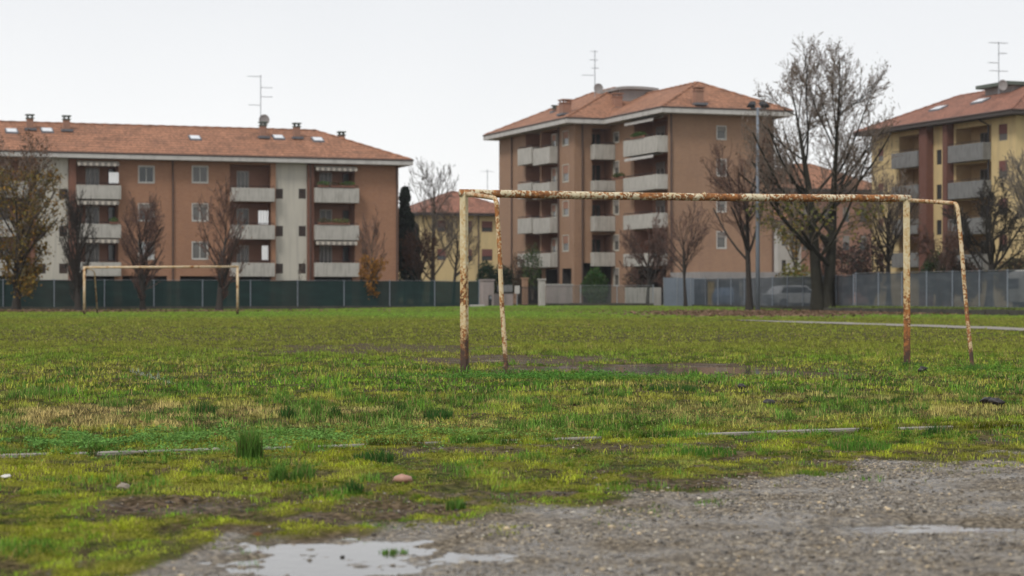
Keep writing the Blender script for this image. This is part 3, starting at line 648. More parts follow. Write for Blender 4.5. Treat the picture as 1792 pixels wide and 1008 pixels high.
def stay(start, elbow, foot, r):
    s0, e, f = sub(start), sub(elbow), sub(foot); pts = [s0 + (e - s0) * t for t in (0, .25, .5, .75)]
    a = e + (s0 - e).normalized() * .11; c = e + (f - e).normalized() * .11
    for t in np.linspace(0, 1, 7): pts.append(a * (1 - t) ** 2 + e * 2 * t * (1 - t) + c * t * t)
    for t in np.linspace(0.15, 1, 12): pts.append(c.lerp(f, t) + Vector((.004 * math.sin(t * 9), 0, 0)))
    return MB().tube(pts, r, 12)
stay((-.60, 28.0, 2.385), (-.205, 26.85, 2.272), (-.062, 26.55, -.25), .031).build('back_stay', RS, goal, smooth=True)
stay((5.92, 30.62, 2.42), (6.30, 29.1, 2.305), (6.45, 28.75, -.25), .029).build('back_stay', RS, goal, smooth=True)

Yg = 101.5; G0 = Vector((-21.1, Yg, -.075)); G1 = Vector((-13.7, Yg + 1.2, -.02))
RF = rust_mat('faded_goal_paint', 1.3, .03, paint=(.62, .50, .34), scale=1.2, amount=.2)
fg = empty('football_goal', G0, 0, 'small distant pale football goal in front of the green fence at left', 'football goal', 'football goals')
for p in (G0, G1): MB().tube([p - G0, p - G0 + Vector((0, 0, 2.42))], .062, 10).build('post', RF, fg, smooth=True)
MB().tube([Vector((-.06, 0, 2.42)), G1 - G0 + Vector((.06, 0, 2.42))], .06, 10).build('crossbar', RF, fg, smooth=True)
for p, dx in ((G0, .28), (G1, -.22)):
    o = p - G0; MB().tube([o + Vector((0, 0, 2.4)), o + Vector((dx * .7, 1.0, 2.3)), o + Vector((dx * .95, 1.15, 2.2)), o + Vector((dx, 1.9, -.1))], .035, 8).build('back_stay', RF, fg, smooth=True)

# ------------------------------------------------------------------ buildings
ANG = R(20); E1 = (math.cos(ANG), math.sin(ANG)); E2 = (-math.sin(ANG), math.cos(ANG))
class Bld:
    def __init__(s, O, name, label):
        s.O = O; s.root = empty(name, (O[0], O[1], 0), ANG, label, 'apartment building')
    def sx(s, px, v=0.0):     # local x on the plane y = v seen at that column
        t = (px - CX) / FPX; ox = s.O[0] + E2[0] * v; oy = s.O[1] + E2[1] * v
        return (t * oy - ox) / (E1[0] - t * E1[1])
    def sy(s, px, u=0.0):
        t = (px - CX) / FPX; ox = s.O[0] + E1[0] * u; oy = s.O[1] + E1[1] * u
        return (t * oy - ox) / (E2[0] - t * E2[1])
    def depth(s, u, v): return s.O[1] + E1[1] * u + E2[1] * v
    def z(s, py, u, v): return zat(py, s.depth(u, v))
    def px(s, u, v): return CX + FPX * (s.O[0] + E1[0] * u + E2[0] * v) / s.depth(u, v)
def frame(u0, v0, d, n): return lambda a, b, z: (u0 + d[0] * a + n[0] * b, v0 + d[1] * a + n[1] * b, z)
def facade(mb, F, a0, a1, z0, z1, holes, m=0):
    """holes: (a0,a1,z0,z1,depth,back,mi)"""
    A = sorted({a0, a1, *[h[0] for h in holes], *[h[1] for h in holes]}); Z = sorted({z0, z1, *[h[2] for h in holes], *[h[3] for h in holes]})
    A = [a for a in A if a0 - 1e-6 <= a <= a1 + 1e-6]; Z = [z for z in Z if z0 - 1e-6 <= z <= z1 + 1e-6]
    for i in range(len(A) - 1):
        for j in range(len(Z) - 1):
            ca = (A[i] + A[i + 1]) / 2; cz = (Z[j] + Z[j + 1]) / 2
            if any(h[0] < ca < h[1] and h[2] < cz < h[3] for h in holes): continue
            mb.quad(F(A[i], 0, Z[j]), F(A[i + 1], 0, Z[j]), F(A[i + 1], 0, Z[j + 1]), F(A[i], 0, Z[j + 1]), m=m)
    for h in holes:
        p0, p1, q0, q1, d = h[:5]; mi = h[6] if len(h) > 6 else m
        mb.quad(F(p0, 0, q0), F(p0, -d, q0), F(p0, -d, q1), F(p0, 0, q1), m=mi); mb.quad(F(p1, 0, q0), F(p1, -d, q0), F(p1, -d, q1), F(p1, 0, q1), m=mi)
        mb.quad(F(p0, 0, q0), F(p1, 0, q0), F(p1, -d, q0), F(p0, -d, q0), m=mi); mb.quad(F(p0, 0, q1), F(p1, 0, q1), F(p1, -d, q1), F(p0, -d, q1), m=mi)
        if h[5]: mb.quad(F(p0, -d, q0), F(p1, -d, q0), F(p1, -d, q1), F(p0, -d, q1), m=mi)
def window(root, F, a0, a1, z0, z1, b=0.0, surround=True, pane='glass_grey', fm='white', split=1, shut=None, name='window', sill=False):
    """frame with panes; b is the plane it is set on (0 = facade, negative = inside)"""
    mb = MB(); w = .07 if surround else .05; o0 = b - .12; o1 = b + (.025 if surround else -.02)
    if surround:
        mb.fbox(F, a0 - w, a0, o0, o1, z0 - w, z1 + w); mb.fbox(F, a1, a1 + w, o0, o1, z0 - w, z1 + w)
        mb.fbox(F, a0, a1, o0, o1, z1, z1 + w); mb.fbox(F, a0, a1, o0, o1 + (.06 if sill else 0), z0 - w, z0)
    f = .06; c0, c1 = b - .10, b - .05
    mb.fbox(F, a0, a0 + f, c0, c1, z0, z1); mb.fbox(F, a1 - f, a1, c0, c1, z0, z1); mb.fbox(F, a0 + f, a1 - f, c0, c1, z1 - f, z1); mb.fbox(F, a0 + f, a1 - f, c0, c1, z0, z0 + f)
    for k in range(split):
        a = a0 + (a1 - a0) * (k + 1) / (split + 1); mb.fbox(F, a - .03, a + .03, c0, c1 - .002, z0 + f, z1 - f)
    w_ = mb.build(name, M[fm], root)
    MB().fbox(F, a0 + .02, a1 - .02, b - .09, b - .08, z0 + .02, z1 - .02).build('pane', M[pane], w_)
    if shut:
        frac, sm = shut; MB().fbox(F, a0 + .01, a1 - .01, b - .045, b - .02, z1 - (z1 - z0) * frac, z1 - .01).build('roller_shutter', M[sm], w_)
    return w_
def balcony(root, F, a0, a1, zf, zt, out=1.0, inn=0.0, mt='concrete', rail=True, slab=.2):
    mb = MB(); t = .12
    mb.fbox(F, a0, a1, inn, out, zf - slab, zf); mb.fbox(F, a0, a1, out - t, out, zf, zt)
    mb.fbox(F, a0, a0 + t, inn, out - t, zf, zt); mb.fbox(F, a1 - t, a1, inn, out - t, zf, zt)
    b = mb.build('balcony', M[mt], root, bevel=.015)
    if rail:
        r = MB(); r.tube([F(a0 + .06, inn + .02, zt + .16), F(a0 + .06, out - .06, zt + .16), F(a1 - .06, out - .06, zt + .16), F(a1 - .06, inn + .02, zt + .16)], .022, 6)
        n = max(2, int((a1 - a0) / 1.0))
        for k in range(n + 1): a = a0 + .08 + (a1 - a0 - .16) * k / n; r.tube([F(a, out - .06, zt - .02), F(a, out - .06, zt + .16)], .014, 5)
        r.build('handrail', M['black'], b)
    return b
def awning(root, F, a0, a1, z, drop=.32, out=.9, mt='awning'):
    mb = MB(); n = int((a1 - a0) / .22)
    mb.tube([F(a0, .12, z), F(a1, .12, z)], .07, 8)
    mb.quad(F(a0, .16, z + .05), F(a1, .16, z + .05), F(a1, out, z - .10), F(a0, out, z - .10)); 
    for k in range(n):
        p, q = a0 + (a1 - a0) * k / n, a0 + (a1 - a0) * (k + 1) / n
        mb.quad(F(p, out, z - .10), F(q, out, z - .10), F(q, out + .01, z - .10 - drop * .7), F((p + q) / 2, out + .01, z - .10 - drop), F(p, out + .01, z - .10 - drop * .7), m=k % 2)
    mb.build('awning', [M[mt], M['shutter_grey'] if mt == 'awning' else M[mt]], root)
def hip(x0, x1, y0, y1, ze, rise, th=.10, hip0=True, hip1=True):
    """hipped roof, ridge along the longer side"""
    mb = MB(); lx, ly = x1 - x0, y1 - y0
    if lx >= ly:
        h = ly / 2; a = (x0 + (h if hip0 else 0), (y0 + y1) / 2, ze + rise); c = (x1 - (h if hip1 else 0), (y0 + y1) / 2, ze + rise)
        mb.quad((x0, y0, ze), (x1, y0, ze), c, a); mb.quad((x1, y1, ze), (x0, y1, ze), a, c); mb.quad((x0, y1, ze), (x0, y0, ze), a); mb.quad((x1, y0, ze), (x1, y1, ze), c)
        rl = [(x0, y0, ze), (x1, y0, ze), (x1, y1, ze), (x0, y1, ze)]; rg = ((a, c), (rl[0], a), (rl[3], a), (rl[1], c), (rl[2], c))
    else:
        h = lx / 2; a = ((x0 + x1) / 2, y0 + (h if hip0 else 0), ze + rise); c = ((x0 + x1) / 2, y1 - (h if hip1 else 0), ze + rise)
        mb.quad((x0, y0, ze), (x1, y0, ze), a); mb.quad((x1, y0, ze), (x1, y1, ze), c, a); mb.quad((x1, y1, ze), (x0, y1, ze), c); mb.quad((x0, y1, ze), (x0, y0, ze), a, c)
        rl = [(x0, y0, ze), (x1, y0, ze), (x1, y1, ze), (x0, y1, ze)]; rg = ((a, c), (rl[0], a), (rl[1], a), (rl[2], c), (rl[3], c))
    for p, q in rg:
        n = max(3, int((Vector(p) - Vector(q)).length / .45)); pts = [Vector(p).lerp(Vector(q), i / n) for i in range(n + 1)]
        mb.tube(pts, [.09 + .035 * (i % 2) for i in range(n + 1)], 6)
    return mb
def eaves(root, x0, x1, y0, y1, z0, z1, mt='fascia', name='eaves'):
    mb = MB().box(x0, x1, y0, y1, z0, z1); e = mb.build(name, M[mt], root)
    g = MB()
    for a, c in (((x0, y0), (x1, y0)), ((x1, y0), (x1, y1)), ((x1, y1), (x0, y1)), ((x0, y1), (x0, y0))):
        g.tube([(a[0], a[1], z1 - .02), (c[0], c[1], z1 - .02)], .075, 6)
    g.build('gutter', M['pipe'], e); return e
def chimney(roof, x, y, z0, z1, w=.6, d=.6, cap='copper'):
    c = MB().box(x - w / 2, x + w / 2, y - d / 2, y + d / 2, z0, z1 - .35).build('chimney', M['inner_brick'], roof)
    mb = MB().box(x - w / 2 - .06, x + w / 2 + .06, y - d / 2 - .06, y + d / 2 + .06, z1 - .35, z1 - .27)
    for sx_ in (-1, 1):
        for sy_ in (-1, 1): mb.box(x + sx_ * (w / 2 - .08) - .05, x + sx_ * (w / 2 - .08) + .05, y + sy_ * (d / 2 - .08) - .05, y + sy_ * (d / 2 - .08) + .05, z1 - .27, z1 - .1)
    mb.box(x - w / 2 - .08, x + w / 2 + .08, y - d / 2 - .08, y + d / 2 + .08, z1 - .1, z1); mb.build('chimney_cap', M[cap], roof)
    MB().box(x - w / 2 - .2, x + w / 2 + .2, y - d / 2 - .35, y + d / 2 + .1, z0 - .12, z0 + .06 if True else z0).build('flashing', M['lead'], roof)
def antenna(root, x, y, z0, z1, arms, dish=True):
    mb = MB().tube([(x, y, z0), (x, y, z1)], .035, 6)
    for (zz, l0, l1, nel) in arms:
        mb.tube([(x + l0, y, zz), (x + l1, y, zz)], .02, 5)
        for k in range(nel):
            xx = x + l0 + (l1 - l0) * (k + .3) / nel; mb.tube([(xx, y - .3, zz), (xx, y + .3, zz)], .012, 4)
    a = mb.build('antenna', M['metal'], root)
    if dish:
        d = MB(); b0 = len(d.v); n = 16; c = Vector((x + .25, y - .25, z0 + .75)); d.v.append(tuple(c + Vector((0, .12, 0))))
        for ring in (.25, .45):
            for k in range(n): w = 2 * math.pi * k / n; d.v.append(tuple(c + Vector((ring * math.cos(w), .12 - .5 * ring * ring, ring * math.sin(w)))))
        for k in range(n):
            d.f.append((0, 1 + k, 1 + (k + 1) % n)); d.m.append(0); d.f.append((1 + k, 1 + n + k, 1 + n + (k + 1) % n, 1 + (k + 1) % n)); d.m.append(0)
        d.tube([c + Vector((0, .1, -.1)), (x, y, z0 + .65)], .02, 5); d.build('satellite_dish', M['plaster_grey'], a)
def on_slope(B, fn, px, py):
    """point on a roof slope seen at a photo pixel: fn(t)->(mode,fixed coordinate,z)"""
    best = None
    for i in range(201):
        mode, fx, z = fn(i / 200)
        u, v = (B.sx(px, fx), fx) if mode == 'v' else (fx, B.sy(px, fx))
        e = abs(B.z(py, u, v) - z)
        if best is None or e < best[0]: best = (e, u, v, z)
    return best[1:]
def skylight(roof, B, fn, px, py, w, axis, slope, size=.8):
    u, v, z = on_slope(B, fn, px, py); dz = slope * size
    if axis == 'v': p = lambda a, c, h: (u + a, v + c, z + slope * c + h)
    else: p = lambda a, c, h: (u + c, v + a, z + slope * c + h)
    h = size / 2; w /= 2
    f = MB().hexa([p(-w - .1, -h - .1, -.02), p(w + .1, -h - .1, -.02), p(w + .1, h + .1, -.02), p(-w - .1, h + .1, -.02), p(-w - .1, -h - .1, .14), p(w + .1, -h - .1, .14), p(w + .1, h + .1, .14), p(-w - .1, h + .1, .14)]).build('skylight', M['lead'], roof)
    MB().hexa([p(-w, -h, .142), p(w, -h, .142), p(w, h, .142), p(-w, h, .142), p(-w, -h, .17), p(w, -h, .17), p(w, h, .17), p(-w, h, .17)]).build('skylight_pane', M['sky_pane'], f)

# ---- left: long brick block, three floors over an open ground floor
LB = Bld((-9.2, 166.7), 'brick_apartment_block', 'long three storey red brick block with cream stair panels and white balconies, at left')
F = frame(0, 0, (1, 0), (0, -1)); r = LB.root
ux = lambda p: LB.sx(p)
uz = lambda py, p: LB.z(py, ux(p), 0)
ztop = LB.z(287, -6, 0); ze0 = ztop; ze1 = ztop + .42
UL = -46.0
mb = MB(); holes = []
fl = [uz(353, 436), uz(419, 436), uz(484, 436)]     # balcony slab undersides, top to bottom
fh = [f_ + .30 for f_ in fl]                       # floor levels
logg = [(132, 207), (402, 476), (547, 621)]
wcols = [(243, 269), (337, 363)]
wins = []
HL = 2.62
for (p, q) in logg:
    for i, zf in enumerate(fh): holes.append((ux(p), ux(q), zf, min(zf + HL, ze0 - .05), 1.5, True, 1))
a_l = ux(-40); holes += [(a_l - 1, ux(50), zf, min(zf + HL, ze0 - .05), 1.5, True, 1) for zf in fh]
for (p, q) in wcols:
    for (t, b_) in ((291, 319), (357, 386), (424, 453)):
        wins.append((ux(p), ux(q), uz(b_, p), uz(t, p)))
for w_ in wins: holes.append((*w_, .12, False))
# open ground floor bays
gb = [(135, 200), (214, 292), (315, 398), (405, 474), (550, 616), (630, 662)]
ztb = uz(483, 436)
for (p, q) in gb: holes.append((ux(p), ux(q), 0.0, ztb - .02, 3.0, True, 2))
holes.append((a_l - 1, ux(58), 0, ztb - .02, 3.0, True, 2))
pan = [(-15.4, 0)]
facade(mb, F, UL, 0, 0, ze0, holes)
Fr = frame(0, 0, (0, 1), (1, 0)); facade(mb, Fr, 0, 11, 0, ze0, [(4.5, 5.6, fh[i] + .9, fh[i] + 2.2, .12, True, 1) for i in range(3)])
mb.quad((UL, 11, 0), (0, 11, 0), (0, 11, ze0), (UL, 11, ze0)); mb.quad((UL, 0, 0), (UL, 11, 0), (UL, 11, ze0), (UL, 0, ze0))
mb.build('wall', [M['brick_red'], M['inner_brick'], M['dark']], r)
for k_, (a0, a1, z0, z1) in enumerate(wins): window(r, F, a0, a1, z0, z1, 0, True, ('glass', 'glass', 'curtain_pale', 'glass_grey', 'glass_grey', 'glass_grey')[k_], 'white', 1, (None, (.35, 'shutter_grey'), None, None, (.2, 'shutter_grey'), None)[k_])
# cream stair panels standing just proud of the brick, with two small grilled windows each floor
for (p, q, wl) in ((62, 119, ((66, 80), (103, 118))), (481, 536.5, ((482, 495), (522, 535)))):
    mb = MB(); hs = []
    for (t, b_) in ((331, 347), (396, 413), (462, 478)):
        for (wa, wb_) in wl:
            hs.append((ux(wa) + .01, ux(wb_) - .01, uz(b_, wa) - .03, uz(t, wa) + .03, .15, True))
    Fp = frame(0, -.08, (1, 0), (0, -1)); facade(mb, Fp, ux(p), ux(q), ztb - .35, ze0, hs)
    mb.build('stair_panel', M['plaster_cream'], r)
    for h in hs:
        g = MB()
        for k in range(5): a = h[0] + (h[1] - h[0]) * (k + .5) / 5; g.fbox(Fp, a - .035, a + .035, -.05, -.02, h[2], h[3])
        w_ = g.build('window', M['grille'], r); MB().fbox(Fp, h[0] + .01, h[1] - .01, -.13, -.11, h[2] + .01, h[3] - .01).build('pane', M['glass'], w_)
for (p, q) in ((119.5, 132), (472.5, 481), (537, 547.5), (53, 61)):
    MB().fbox(F, ux(p), ux(q), -.02, .30, 0, ze0 - .005).build('pier', M['pier_red'] if p != 472.5 else M['brick_red'], r)
for p in (302, 541, 697 - 3):
    MB().tube([F(ux(p), .1 if p != 541 else .4, 0), F(ux(p), .1 if p != 541 else .4, ze0)], .06, 8).build('drain_pipe', M['pipe'], r)
for (p, q), dd in (((132, 207), (0.30, .62, .82)), ((402, 475), (.26, .55, .8)), ((548, 622), (.26, .55, .8))):
    a0, a1 = ux(p) , ux(q)
    for i, zf in enumerate(fh):
        top = uz((329, 394, 460)[i] if p > 300 else (324, 392, 459)[i], p)
        bal = balcony(r, F, a0 - .03 + .03, a1 + .1, zf - .1, top, 0.75, .005)
        # back wall doors and windows
        w0 = a0 + (a1 - a0) * dd[0]; w1 = a0 + (a1 - a0) * dd[1]
        window(r, F, w0, w1, zf + .02, zf + 2.2, -1.5 + .13, False, 'glass_grey', 'white', 2 if i != 1 else 1, name='balcony_door')
        if p != 402: window(r, F, a0 + (a1 - a0) * dd[2], a0 + (a1 - a0) * dd[2] + .6, zf + .9, zf + 2.2, -1.37, False, 'glass', 'shutter_brown', 0)
        ceil = min(zf + HL, ze0 - .05)
        if (p, i) in ((132, 0), (132, 1), (132, 2), (548, 0), (548, 2)): awning(r, F, a0 + .05, a1 - .05, ceil - .02, .30, .72)
for i, zf in enumerate(fh):
    balcony(r, F, a_l, ux(48), zf - .1, zf + .95, .75, .005); window(r, F, ux(-10), ux(20), zf, zf + 2.2, -1.37, False, 'glass_grey', 'white', 2, name='balcony_door')
eaves(r, UL - .9, .95, -.95, 12, ze0, ze1)
rise = LB.z(229, -6, 6) - ze1; hy = (12.95) / 2
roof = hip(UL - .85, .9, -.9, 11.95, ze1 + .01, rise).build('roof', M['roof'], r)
slope = rise / hy
fn = lambda t: ('v', -.9 + hy * t, ze1 + rise * t)
for (px_, pt, pb) in ((52, 200, 226), (116, 202, 228), (460, 213, 240), (519, 215, 241)):
    u, v, z = on_slope(LB, fn, px_, pb); chimney(roof, u, v, z, LB.z(pt, u, v), .5, .5)
u = LB.sx(599, 6.5); chimney(roof, u, 6.8, LB.z(246, u, 6.8), LB.z(230, u, 6.8), .5, .5)
for (px_, py_) in ((20, 231), (82, 230), (341, 243), (487, 242), (556, 246)): skylight(roof, LB, fn, px_, py_, .75, 'v', slope, .7)
u, v, z = on_slope(LB, fn, 456, 222); Dp = LB.depth(u, v)
antenna(roof, u, v, z, zat(131, Dp), ((zat(134, Dp), -1.1, .1, 5), (zat(153, Dp), 0, 1.0, 4), (zat(169, Dp), 0, 1.0, 4), (zat(184, Dp), -1.0, 0, 4)))

# ---- centre: five storey brown brick block
CB = Bld((12.4, 162.0), 'brown_brick_apartment_block', 'tallest five storey brown brick block with hipped red roof, in the middle', )
r = CB.root
VB = 11.8; UA = -3.36; VE = 30.5; UF = 9.2
ze0 = CB.z(200, 0, 0) + .05; ze1 = ze0 + .45
Ff = frame(0, 0, (1, 0), (0, -1)); Fb = frame(0, 0, (0, 1), (-1, 0)); Fa = frame(UA, VB, (1, 0), (0, -1)); Fl = frame(UA, VB, (0, 1), (-1, 0))
BR = [(243, 269), (309, 332), (375, 398), (443, 462)]
cz = lambda py, p: CB.z(py, 0, CB.sy(p))
gfl = CB.z(465, 0, 2)         # ceiling of the ground floor
flB = [cz(269, 1130), cz(332, 1130), cz(398, 1130), cz(463, 1130)]
mb = MB(); hs = []
W = []
for (t, b_) in ((221, 243), (279, 307), (351, 370), (406, 434)):
    w_ = (CB.sx(1255), CB.sx(1270), CB.z(b_, 4, 0), CB.z(t, 4, 0)); W.append(w_); hs.append((*w_, .12, False))
for (p, q) in ((1215, 1240),): hs.append((CB.sx(p), CB.sx(q), 0, 2.3, .5, True, 2))
facade(mb, Ff, 0, UF, 0, ze0, hs)
hb = []; s0, s1 = .3, CB.sy(1091, -.95)
for zf in flB: hb.append((s0, s1, zf + .1, zf + 2.75, 1.6, True, 1))
wB = []
for (t, b_) in ((232, 249), (283, 310), (350, 375), (412, 438), (470, 500)):
    a = CB.sy(1083); b2 = CB.sy(1074); wB.append((a, b2, cz(b_, 1078), cz(t, 1078)))
for w_ in wB: hb.append((*w_, .12, False))
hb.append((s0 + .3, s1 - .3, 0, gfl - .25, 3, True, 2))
facade(mb, Fb, 0, VB, 0, ze0, hb)
ha = []; 
flA = [CB.z(p, -1, VB) for p in (277, 332, 402, 463)]
a0 = CB.sx(1036, VB) - UA
for zf in flA: ha.append((a0, -UA - .02, zf + .1, zf + 2.5, 1.5, True, 1))
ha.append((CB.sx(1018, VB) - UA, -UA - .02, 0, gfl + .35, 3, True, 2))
facade(mb, Fa, 0, -UA, 0, ze0, ha)
hl = []; la = lambda p: CB.sy(p, UA) - VB; lb_ = lambda p: CB.sy(p, UA - .8) - VB
lz = lambda py, p: CB.z(py, UA, CB.sy(p, UA))
ranges = [(932, 962), (905, 930)]; flL = {}
wL = []
for (p, q) in ranges:
    flL[p] = [lz(y_, p) for y_ in (290, 348, 408, 466)]
    for zf in flL[p]: hl.append((lb_(q), lb_(p), zf + .1, zf + 2.75, 1.6, True, 1))
for (p, q) in ((985, 995), (966, 973)):
    for (t, b_) in ((229, 253), (288, 317), (352, 377), (412, 439)):
        off = 0 if p == 985 else 6
        w_ = (la(q), la(p), lz(b_ + off * .6, q), lz(t + off, q)); wL.append(w_); hl.append((*w_, .12, False))
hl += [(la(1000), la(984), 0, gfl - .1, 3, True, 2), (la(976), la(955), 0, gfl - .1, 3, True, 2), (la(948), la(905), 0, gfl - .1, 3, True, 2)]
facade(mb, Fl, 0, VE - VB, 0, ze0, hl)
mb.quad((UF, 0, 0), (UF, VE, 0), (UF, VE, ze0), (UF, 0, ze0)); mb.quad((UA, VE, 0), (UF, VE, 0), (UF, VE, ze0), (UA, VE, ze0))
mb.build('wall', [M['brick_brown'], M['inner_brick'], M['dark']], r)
for w_ in W: window(r, Ff, *w_, 0, True, 'glass_grey', 'white', 0, (.35, 'shutter_grey'))
for w_ in wB: window(r, Fb, *w_, 0, True, 'glass_grey', 'plaster_cream', 0, (.4, 'shutter_grey'))
for w_ in wL: window(r, Fl, *w_, 0, True, 'glass_grey', 'plaster_cream', 0, (.5, 'inner_brick'))
for i, zf in enumerate(flB):
    balcony(r, Fb, s0 - .05, s1 + .05, zf + .05, cz(BR[i][0], 1130) - .05, .95, .005)
    L_ = s1 - s0
    window(r, Fb, s0 + L_ * .15, s0 + L_ * .4, zf + .1, zf + 2.3, -1.47, False, 'glass_grey', 'white', 1, name='balcony_door')
    window(r, Fb, s0 + L_ * .6, s0 + L_ * .85, zf + .9, zf + 2.3, -1.47, False, 'glass_grey', 'white', 1, (.4, 'shutter_grey'))
    if i < 2: awning(r, Fb, s0 + .8, s1 - .1, zf + 2.7, .25, .9, 'fascia')
for i, zf in enumerate(flA):
    balcony(r, Fa, a0 - .15, -UA - .02, zf + .05, CB.z((254, 317, 379, 442)[i], -1, VB), .9, .005)
    window(r, Fa, a0 + .4, a0 + 1.4, zf + .1, zf + 2.2, -1.37, False, 'glass', 'inner_brick', 1, name='balcony_door')
for (p, q) in ranges:
    for i, zf in enumerate(flL[p]):
        balcony(r, Fl, lb_(q) + .05, lb_(p) - .1, zf + .05, lz((265, 325, 385, 445)[i], p), .8, .005)
        L_ = lb_(p) - lb_(q); window(r, Fl, lb_(q) + L_ * .25, lb_(q) + L_ * .6, zf + .1, zf + 2.2, -1.47, False, 'glass', 'inner_brick', 1, name='balcony_door')
for (FF, a) in ((Fl, la(979)), (Fl, la(897)), (Ff, .12), (Ff, UF - .15), (Fa, .7)):
    MB().tube([FF(a, .1, 0), FF(a, .1, ze0)], .07, 8).build('drain_pipe', M['pipe'], r)
OV = 1.15
eaves(r, -OV, UF + OV, -OV, VB + 4, ze0, ze1); eaves(r, UA - OV, UF + OV + .02, VB - OV, VE + OV, ze0 + .003, ze1 + .003)
xb0, xb1 = -OV + .05, UF + OV - .05; hb_ = (xb1 - xb0) / 2; riseB = CB.z(144, 4.6, 4.6) - ze1; sB = riseB / hb_
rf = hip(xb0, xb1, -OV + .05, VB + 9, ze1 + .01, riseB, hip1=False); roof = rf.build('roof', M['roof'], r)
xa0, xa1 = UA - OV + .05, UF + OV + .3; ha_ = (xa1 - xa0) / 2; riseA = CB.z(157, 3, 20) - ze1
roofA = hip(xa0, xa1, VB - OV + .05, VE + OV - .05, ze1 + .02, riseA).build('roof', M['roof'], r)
fB = lambda t: ('v', -OV + hb_ * t, ze1 + riseB * t); fA = lambda t: ('u', xa0 + ha_ * t, ze1 + riseA * t); fBl = lambda t: ('u', xb0 + hb_ * t, ze1 + riseB * t)
u, v, z = on_slope(CB, fB, 1222, 182); chimney(roof, u, v, z, CB.z(152, u, v), .65, .65, 'inner_brick')
u, v, z = on_slope(CB, fBl, 1080, 190); chimney(roof, u, v, z, CB.z(163, u, v), .7, .7, 'inner_brick')
u, v, z = on_slope(CB, fA, 989, 200); chimney(roofA, u, v, z, CB.z(174, u, v), .75, 1.0, 'inner_brick')
u, v, z = on_slope(CB, fA, 970, 196); chimney(roofA, u, v, z, CB.z(184, u, v), .3, .3)
zp = CB.z(160, 3, 16); zt_ = CB.z(158, 3, 16); u0 = CB.sx(1070, 16); u1 = CB.sx(1142, 16)
ph = MB().box(u0 + .3, u1 - .3, 15, 18, zp - 1.2, zt_).build('rooftop_hut', M['plaster_grey'], roofA)
mb = MB(); nn = 10
for k in range(nn):
    t0, t1 = k / nn, (k + 1) / nn; x0, x1 = u0 + (u1 - u0) * t0, u0 + (u1 - u0) * t1; b0, b1 = .13 * math.sin(math.pi * t0) ** .6, .13 * math.sin(math.pi * t1) ** .6
    mb.hexa([(x0, 14.6, zt_ + b0 - .12), (x1, 14.6, zt_ + b1 - .12), (x1, 18.4, zt_ + b1 - .12), (x0, 18.4, zt_ + b0 - .12), (x0, 14.6, zt_ + b0 + .12), (x1, 14.6, zt_ + b1 + .12), (x1, 18.4, zt_ + b1 + .12), (x0, 18.4, zt_ + b0 + .12)])
mb.build('hut_cover', M['plaster_grey'], roofA)
u, v, z = on_slope(CB, fA, 1041, 170); Dp = CB.depth(u, v)
antenna(roofA, u, v, z, zat(88, Dp), ((zat(90, Dp), -.4, .3, 3), (zat(105, Dp), -.5, .3, 3), (zat(119, Dp), -.3, .4, 3), (zat(132, Dp), -1.2, 0, 4)))

# ---- right: yellow block seen along its side
YB = Bld((40.6, 165.6), 'yellow_apartment_block', 'yellow rendered apartment block with brick piers and grey balconies, at right')
r = YB.root; VL = 23.0; UD = 11.3
ze0 = YB.z(205, 0, 2); ze1 = ze0 + .35
Fy = frame(0, 0, (0, 1), (-1, 0)); Fo = frame(0, 0, (1, 0), (0, -1)); Fe = frame(0, VL, (1, 0), (0, 1))
ya = lambda p: YB.sy(p); yz = lambda py, p: YB.z(py, 0, YB.sy(p))
mb = MB(); hs = []; wn = []; sm = []
for (t, b_) in ((217, 246), (281, 312), (347, 376), (411, 440), (472, 500)):
    wn.append((ya(1763), ya(1748), yz(b_, 1755), yz(t, 1755)))
for (t, b_) in ((262, 288), (323, 349), (385, 411), (446, 470)):
    sm.append((ya(1648), ya(1639), yz(b_, 1643), yz(t, 1643)))
    wn.append((ya(1546), ya(1537), yz(b_ - 6, 1541), yz(t - 2, 1541)))
for w_ in wn + sm: hs.append((*w_, .12, False))
lgR = (1662, 1724); lgL = (1563, 1609); fR = [yz(y_, 1690) for y_ in (281, 345, 408, 470)]; fL_ = [yz(y_, 1586) for y_ in (292, 350, 408, 465)]
for (rg_, ff) in ((lgR, fR), (lgL, fL_)):
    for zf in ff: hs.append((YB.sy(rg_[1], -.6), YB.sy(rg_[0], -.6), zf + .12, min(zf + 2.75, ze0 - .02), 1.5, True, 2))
facade(mb, Fy, 0, VL, 0, ze0, hs)
facade(mb, Fo, 0, UD, 0, ze0, [(3, 4.2, zf + 1, zf + 2.4, .2, True, 1) for zf in fR])
mb.quad((UD, 0, 0), (UD, VL, 0), (UD, VL, ze0), (UD, 0, ze0)); mb.quad((0, VL, 0), (UD, VL, 0), (UD, VL, ze0), (0, VL, ze0))
mb.build('wall', [M['plaster_yellow'], M['dark'], M['plaster_yellow_shaded']], r)
for w_ in wn: window(r, Fy, *w_, 0, False, 'glass_grey', 'shutter_grey', 0, (.58, 'shutter_brown'))
for w_ in sm: window(r, Fy, *w_, 0, False, 'glass', 'grille', 1)
